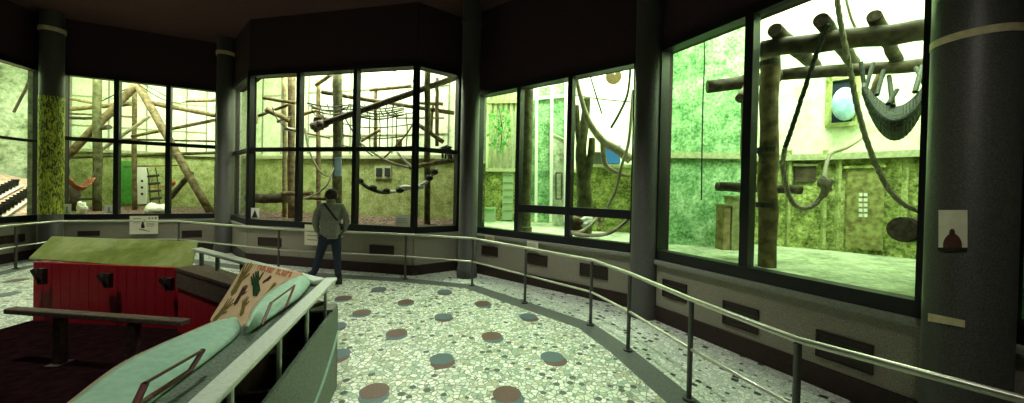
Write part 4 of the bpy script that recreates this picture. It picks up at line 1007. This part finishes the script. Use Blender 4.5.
def hand(base_, tip, m, spread=1.0, long=1.0, arm=.5, wide=1.0):
    """flat hand silhouette: palm, wrist and five fingers"""
    p0, p1 = onb(*base_), onb(*tip); V = p1-p0; T = .35+arm+.38*long; L = V.length/T; uy = V.normalized(); ux = uy.cross(hn).normalized()*wide
    c = p0+V*((.2+arm)/T); mb = MB()
    def pt(x, y): return c+ux*(x*L)+uy*(y*L)+hn*.003
    def quadstrip(p0, p1, w0, w1):
        d = Vector((p1[0]-p0[0], p1[1]-p0[1])); n = Vector((-d.y, d.x)).normalized(); e = d.normalized()
        pts = [(p0[0]+n.x*w0, p0[1]+n.y*w0), (p0[0]-n.x*w0, p0[1]-n.y*w0), (p1[0]-n.x*w1, p1[1]-n.y*w1), (p1[0]+e.x*w1, p1[1]+e.y*w1), (p1[0]+n.x*w1, p1[1]+n.y*w1)]
        mb.prism([pt(*p) for p in pts], hn*.002)
    mb.prism([pt(x, y) for x, y in ((-.13, -.20), (.13, -.20), (.19, .02), (.17, .18), (-.17, .18), (-.19, .02))], hn*.002)
    quadstrip((0, -.15), (0, -.2-arm), .14, .17)
    for k, (fx, an, fl) in enumerate(((-.14, .30, .30), (-.05, .10, .38), (.05, -.08, .40), (.14, -.26, .33))):
        q = (fx-math.sin(an*spread)*fl*long, .15+math.cos(an*spread)*fl*long); quadstrip((fx, .13), q, .046, .032)
    quadstrip((.15, -.08), (.36, .12), .055, .04)
    mb.build('hand_picture', M[m], sheet)
hand((234, 292), (250, 263.5), 'hando', 1.0, 1.2, .45)
hand((257, 293), (255, 273), 'handg', .25, .8, .4, .95)
hand((264, 282), (271.5, 276.5), 'handd', .8, .8, .4)
hand((236, 303), (246.5, 285.5), 'handd', .6, .9, .4)
hand((215, 320), (233, 299), 'hando', 1.3, 1.4, .3)
hand((242, 314), (246.5, 297.5), 'hando', .8, 1.0, .4)
hand((267, 294), (276, 283), 'hando', .8, 1.0, .4)
hd_a = onb(257, 269.5); hd_b = onb(291, 277.5); hd_u = (hd_b-hd_a); up_ = -hyn*.045
for k in range(14):
    if k == 7: continue
    a = hd_a+hd_u*(k/14)+hn*.002; wv = hd_u*(.045); t_ = wv*.3
    mb = MB()
    mb.prism([a, a+t_, a+t_+up_, a+up_], hn*.002)
    if k % 3 != 1: mb.prism([a+t_, a+wv, a+wv+up_*.25, a+t_+up_*.25] if k % 2 else [a+t_+up_*.75, a+wv+up_*.75, a+wv+up_, a+t_+up_], hn*.002)
    if k % 3 != 0: mb.prism([a+wv*.7, a+wv, a+wv+up_, a+wv*.7+up_], hn*.002)
    mb.build('letter', M['inkr'], sheet)
for pt_ in (.2, .8):
    p = hb_A.lerp(hb_B, pt_)-hn*.03; MB().bar(p+hyn*.03, Vector((p.x, p.y, .76)), .04, .03).build('support', M['dark'], hb)
# wooden bench rail inside the island
br = thing('bench_rail', tuple(G(60, 330, .0)), 'low worn brown timber rail on short posts before the red wall', 'rail')
b1 = G(10, 310, .5); b2 = G(186, 322.5, .5)
MB().bar(b1, b2, .09, .05).build('timber_rail', M['bench'], br, bevel=.01)
for t in (.3, .72):
    p = b1.lerp(b2, t); MB().bar((p.x, p.y, .0), (p.x, p.y, .47), .07, .06).build('post', M['dark'], br)
    MB().bar((p.x-.06, p.y, .02), (p.x+.06, p.y, .02), .14, .03).build('foot', M['dark'], br)

# ---------------------------------------------------------------- the person
PY = 6.15; base = P(331, 284, PY); cxp = P(331, 200, PY).x
person = thing('person', (cxp, PY, 0), 'person seen from behind in grey jacket, dark jeans and black boots', 'person')
an = .42; S = Vector((math.cos(an), math.sin(an), 0)); W_ = Vector((-math.sin(an), math.cos(an), 0))
O = Vector((cxp, PY, 0))
def b(s_, f_, z_): return O+S*s_+W_*f_+Vector((0, 0, z_))
lf = (-.30, .10); rf = (.14, -.04)
body_v = [b(0, 0, .90), b(0, 0, 1.08), b(0, 0, 1.25), b(0, -.01, 1.40), b(0, 0, 1.47), b(0, .03, 1.55), b(0, .03, 1.62),
 b(-.09, 0, .86), b(-.18, .08, .48), b(lf[0], lf[1], .09), b(lf[0]-.02, lf[1]+.15, .045),
 b(.08, 0, .86), b(.11, .02, .48), b(rf[0], rf[1], .09), b(rf[0]+.03, rf[1]+.16, .045),
 b(-.18, 0, 1.385), b(-.225, -.03, 1.12), b(-.20, .12, .92), b(-.185, .17, .87),
 b(.18, 0, 1.385), b(.25, -.06, 1.12), b(.20, .06, .93), b(.17, .12, .90)]
body_e = [(0, 1), (1, 2), (2, 3), (3, 4), (4, 5), (5, 6), (0, 7), (7, 8), (8, 9), (9, 10), (0, 11), (11, 12), (12, 13), (13, 14), (3, 15), (15, 16), (16, 17), (17, 18), (3, 19), (19, 20), (20, 21), (21, 22)]
body_r = [(.13, .10), (.12, .09), (.14, .10), (.12, .08), .05, (.075, .085), (.072, .08), .075, .052, .036, .032, .075, .052, .036, .032, .045, .036, .026, .028, .045, .036, .026, .028]
bo = skin_obj('body', body_v, body_e, body_r, M['skin'], person)
# jacket
j_v = [b(0, 0, 1.0), b(0, -.01, 1.15), b(0, -.01, 1.28), b(0, -.01, 1.39), b(0, 0, 1.455), b(0, 0, .90), b(0, 0, .82),
 b(-.16, 0, 1.385), b(-.215, -.02, 1.25), b(-.235, -.03, 1.12), b(-.205, .11, .935), b(.16, 0, 1.385), b(.225, -.03, 1.25), b(.26, -.06, 1.12), b(.205, .05, .945)]
j_e = [(0, 1), (1, 2), (2, 3), (3, 4), (0, 5), (5, 6), (3, 7), (7, 8), (8, 9), (9, 10), (3, 11), (11, 12), (12, 13), (13, 14)]
skin_obj('jacket', j_v, j_e, [(.17, .14), (.175, .14), (.18, .13), (.155, .105), (.075, .075), (.185, .15), (.19, .155), .078, .066, .058, .047, .078, .066, .058, .047], M['jacket'], person)
MB().tube([b(0, .005, 1.44), b(0, .01, 1.50)], [.078, .072], 16).build('collar', M['jacket'], person, smooth=True)
# jeans
skin_obj('jeans', [b(0, 0, .90), b(-.095, 0, .83), b(-.14, .04, .66), b(-.18, .08, .48), b(-.225, .09, .30), b(lf[0]+.005, lf[1], .16), b(.085, 0, .83), b(.10, .01, .66), b(.11, .02, .48), b(.125, -.01, .30), b(rf[0]-.005, rf[1], .16)],
 [(0, 1), (1, 2), (2, 3), (3, 4), (4, 5), (0, 6), (6, 7), (7, 8), (8, 9), (9, 10)], [(.14, .12), .100, .085, .068, .062, .054, .100, .085, .068, .062, .054], M['jeans'], person)
for (s_, f_) in (lf, rf):
    skin_obj('boot', [b(s_, f_, .27), b(s_, f_, .07), b(s_+.01, f_+.10, .045), b(s_+.02, f_+.20, .04)], [(0, 1), (1, 2), (2, 3)], [.060, .055, (.048, .045), (.042, .036)], M['boots'], person, root=1)
# hair, ears
hd = b(0, .02, 1.605)
MB().ball(hd, .105, (.92, 1.0, 1.02), 18, 12).build('hair', M['hair'], person, smooth=True)
for s_ in (-1, 1): MB().ball(b(.098*s_, .035, 1.58), .024, (.5, 1, 1.4)).build('ear', M['skin'], person, smooth=True)
# face on the far side
MB().ball(b(0, .125, 1.575), .02, (1, 1, 1.3)).build('nose', M['skin'], person, smooth=True)
for s_ in (-.032, .032): MB().ball(b(s_, .108, 1.60), .011).build('eye', M['ink'], person, smooth=True)
# hands with five fingers
for side, wr, hdv in ((-1, b(-.19, .16, .88), Vector((.02, .04, -1))), (1, b(.175, .11, .905), Vector((-.1, .3, -1)))):
    hdv = (S*hdv.x+W_*hdv.y+Vector((0, 0, hdv.z))).normalized()
    hv = [wr, wr+hdv*.075]; he = [(0, 1)]; hr_ = [(.026, .018), (.034, .016)]
    for k in range(4):
        o_ = (k-1.5)*.019; ln = (.060, .072, .068, .052)[k]; i0 = len(hv)
        hv += [wr+hdv*.085+W_*o_, wr+hdv*(.085+ln*.55)+W_*o_+S*-side*.006, wr+hdv*(.085+ln)+W_*o_+S*-side*.020]; he += [(1, i0), (i0, i0+1), (i0+1, i0+2)]; hr_ += [.009, .0085, .007]
    i0 = len(hv); hv += [wr+hdv*.03+W_*.038, wr+hdv*.06+W_*.055]; he += [(0, i0), (i0, i0+1)]; hr_ += [.010, .008]
    skin_obj('hand', hv, he, hr_, M['skin'], person, sub=1)
# strap of a shoulder bag, from left of neck to right hip
sp = []
for i in range(15):
    u = i/14; s_ = lerp(-.10, .205, u); z_ = lerp(1.46, 1.02, u); sp.append(b(s_, -.125-.03*math.sin(math.pi*u)+.05*u*u+.04*(1-u)**3, z_))
MB().tube(sp, .017, 6).build('bag_strap', M['boots'], person, smooth=True)
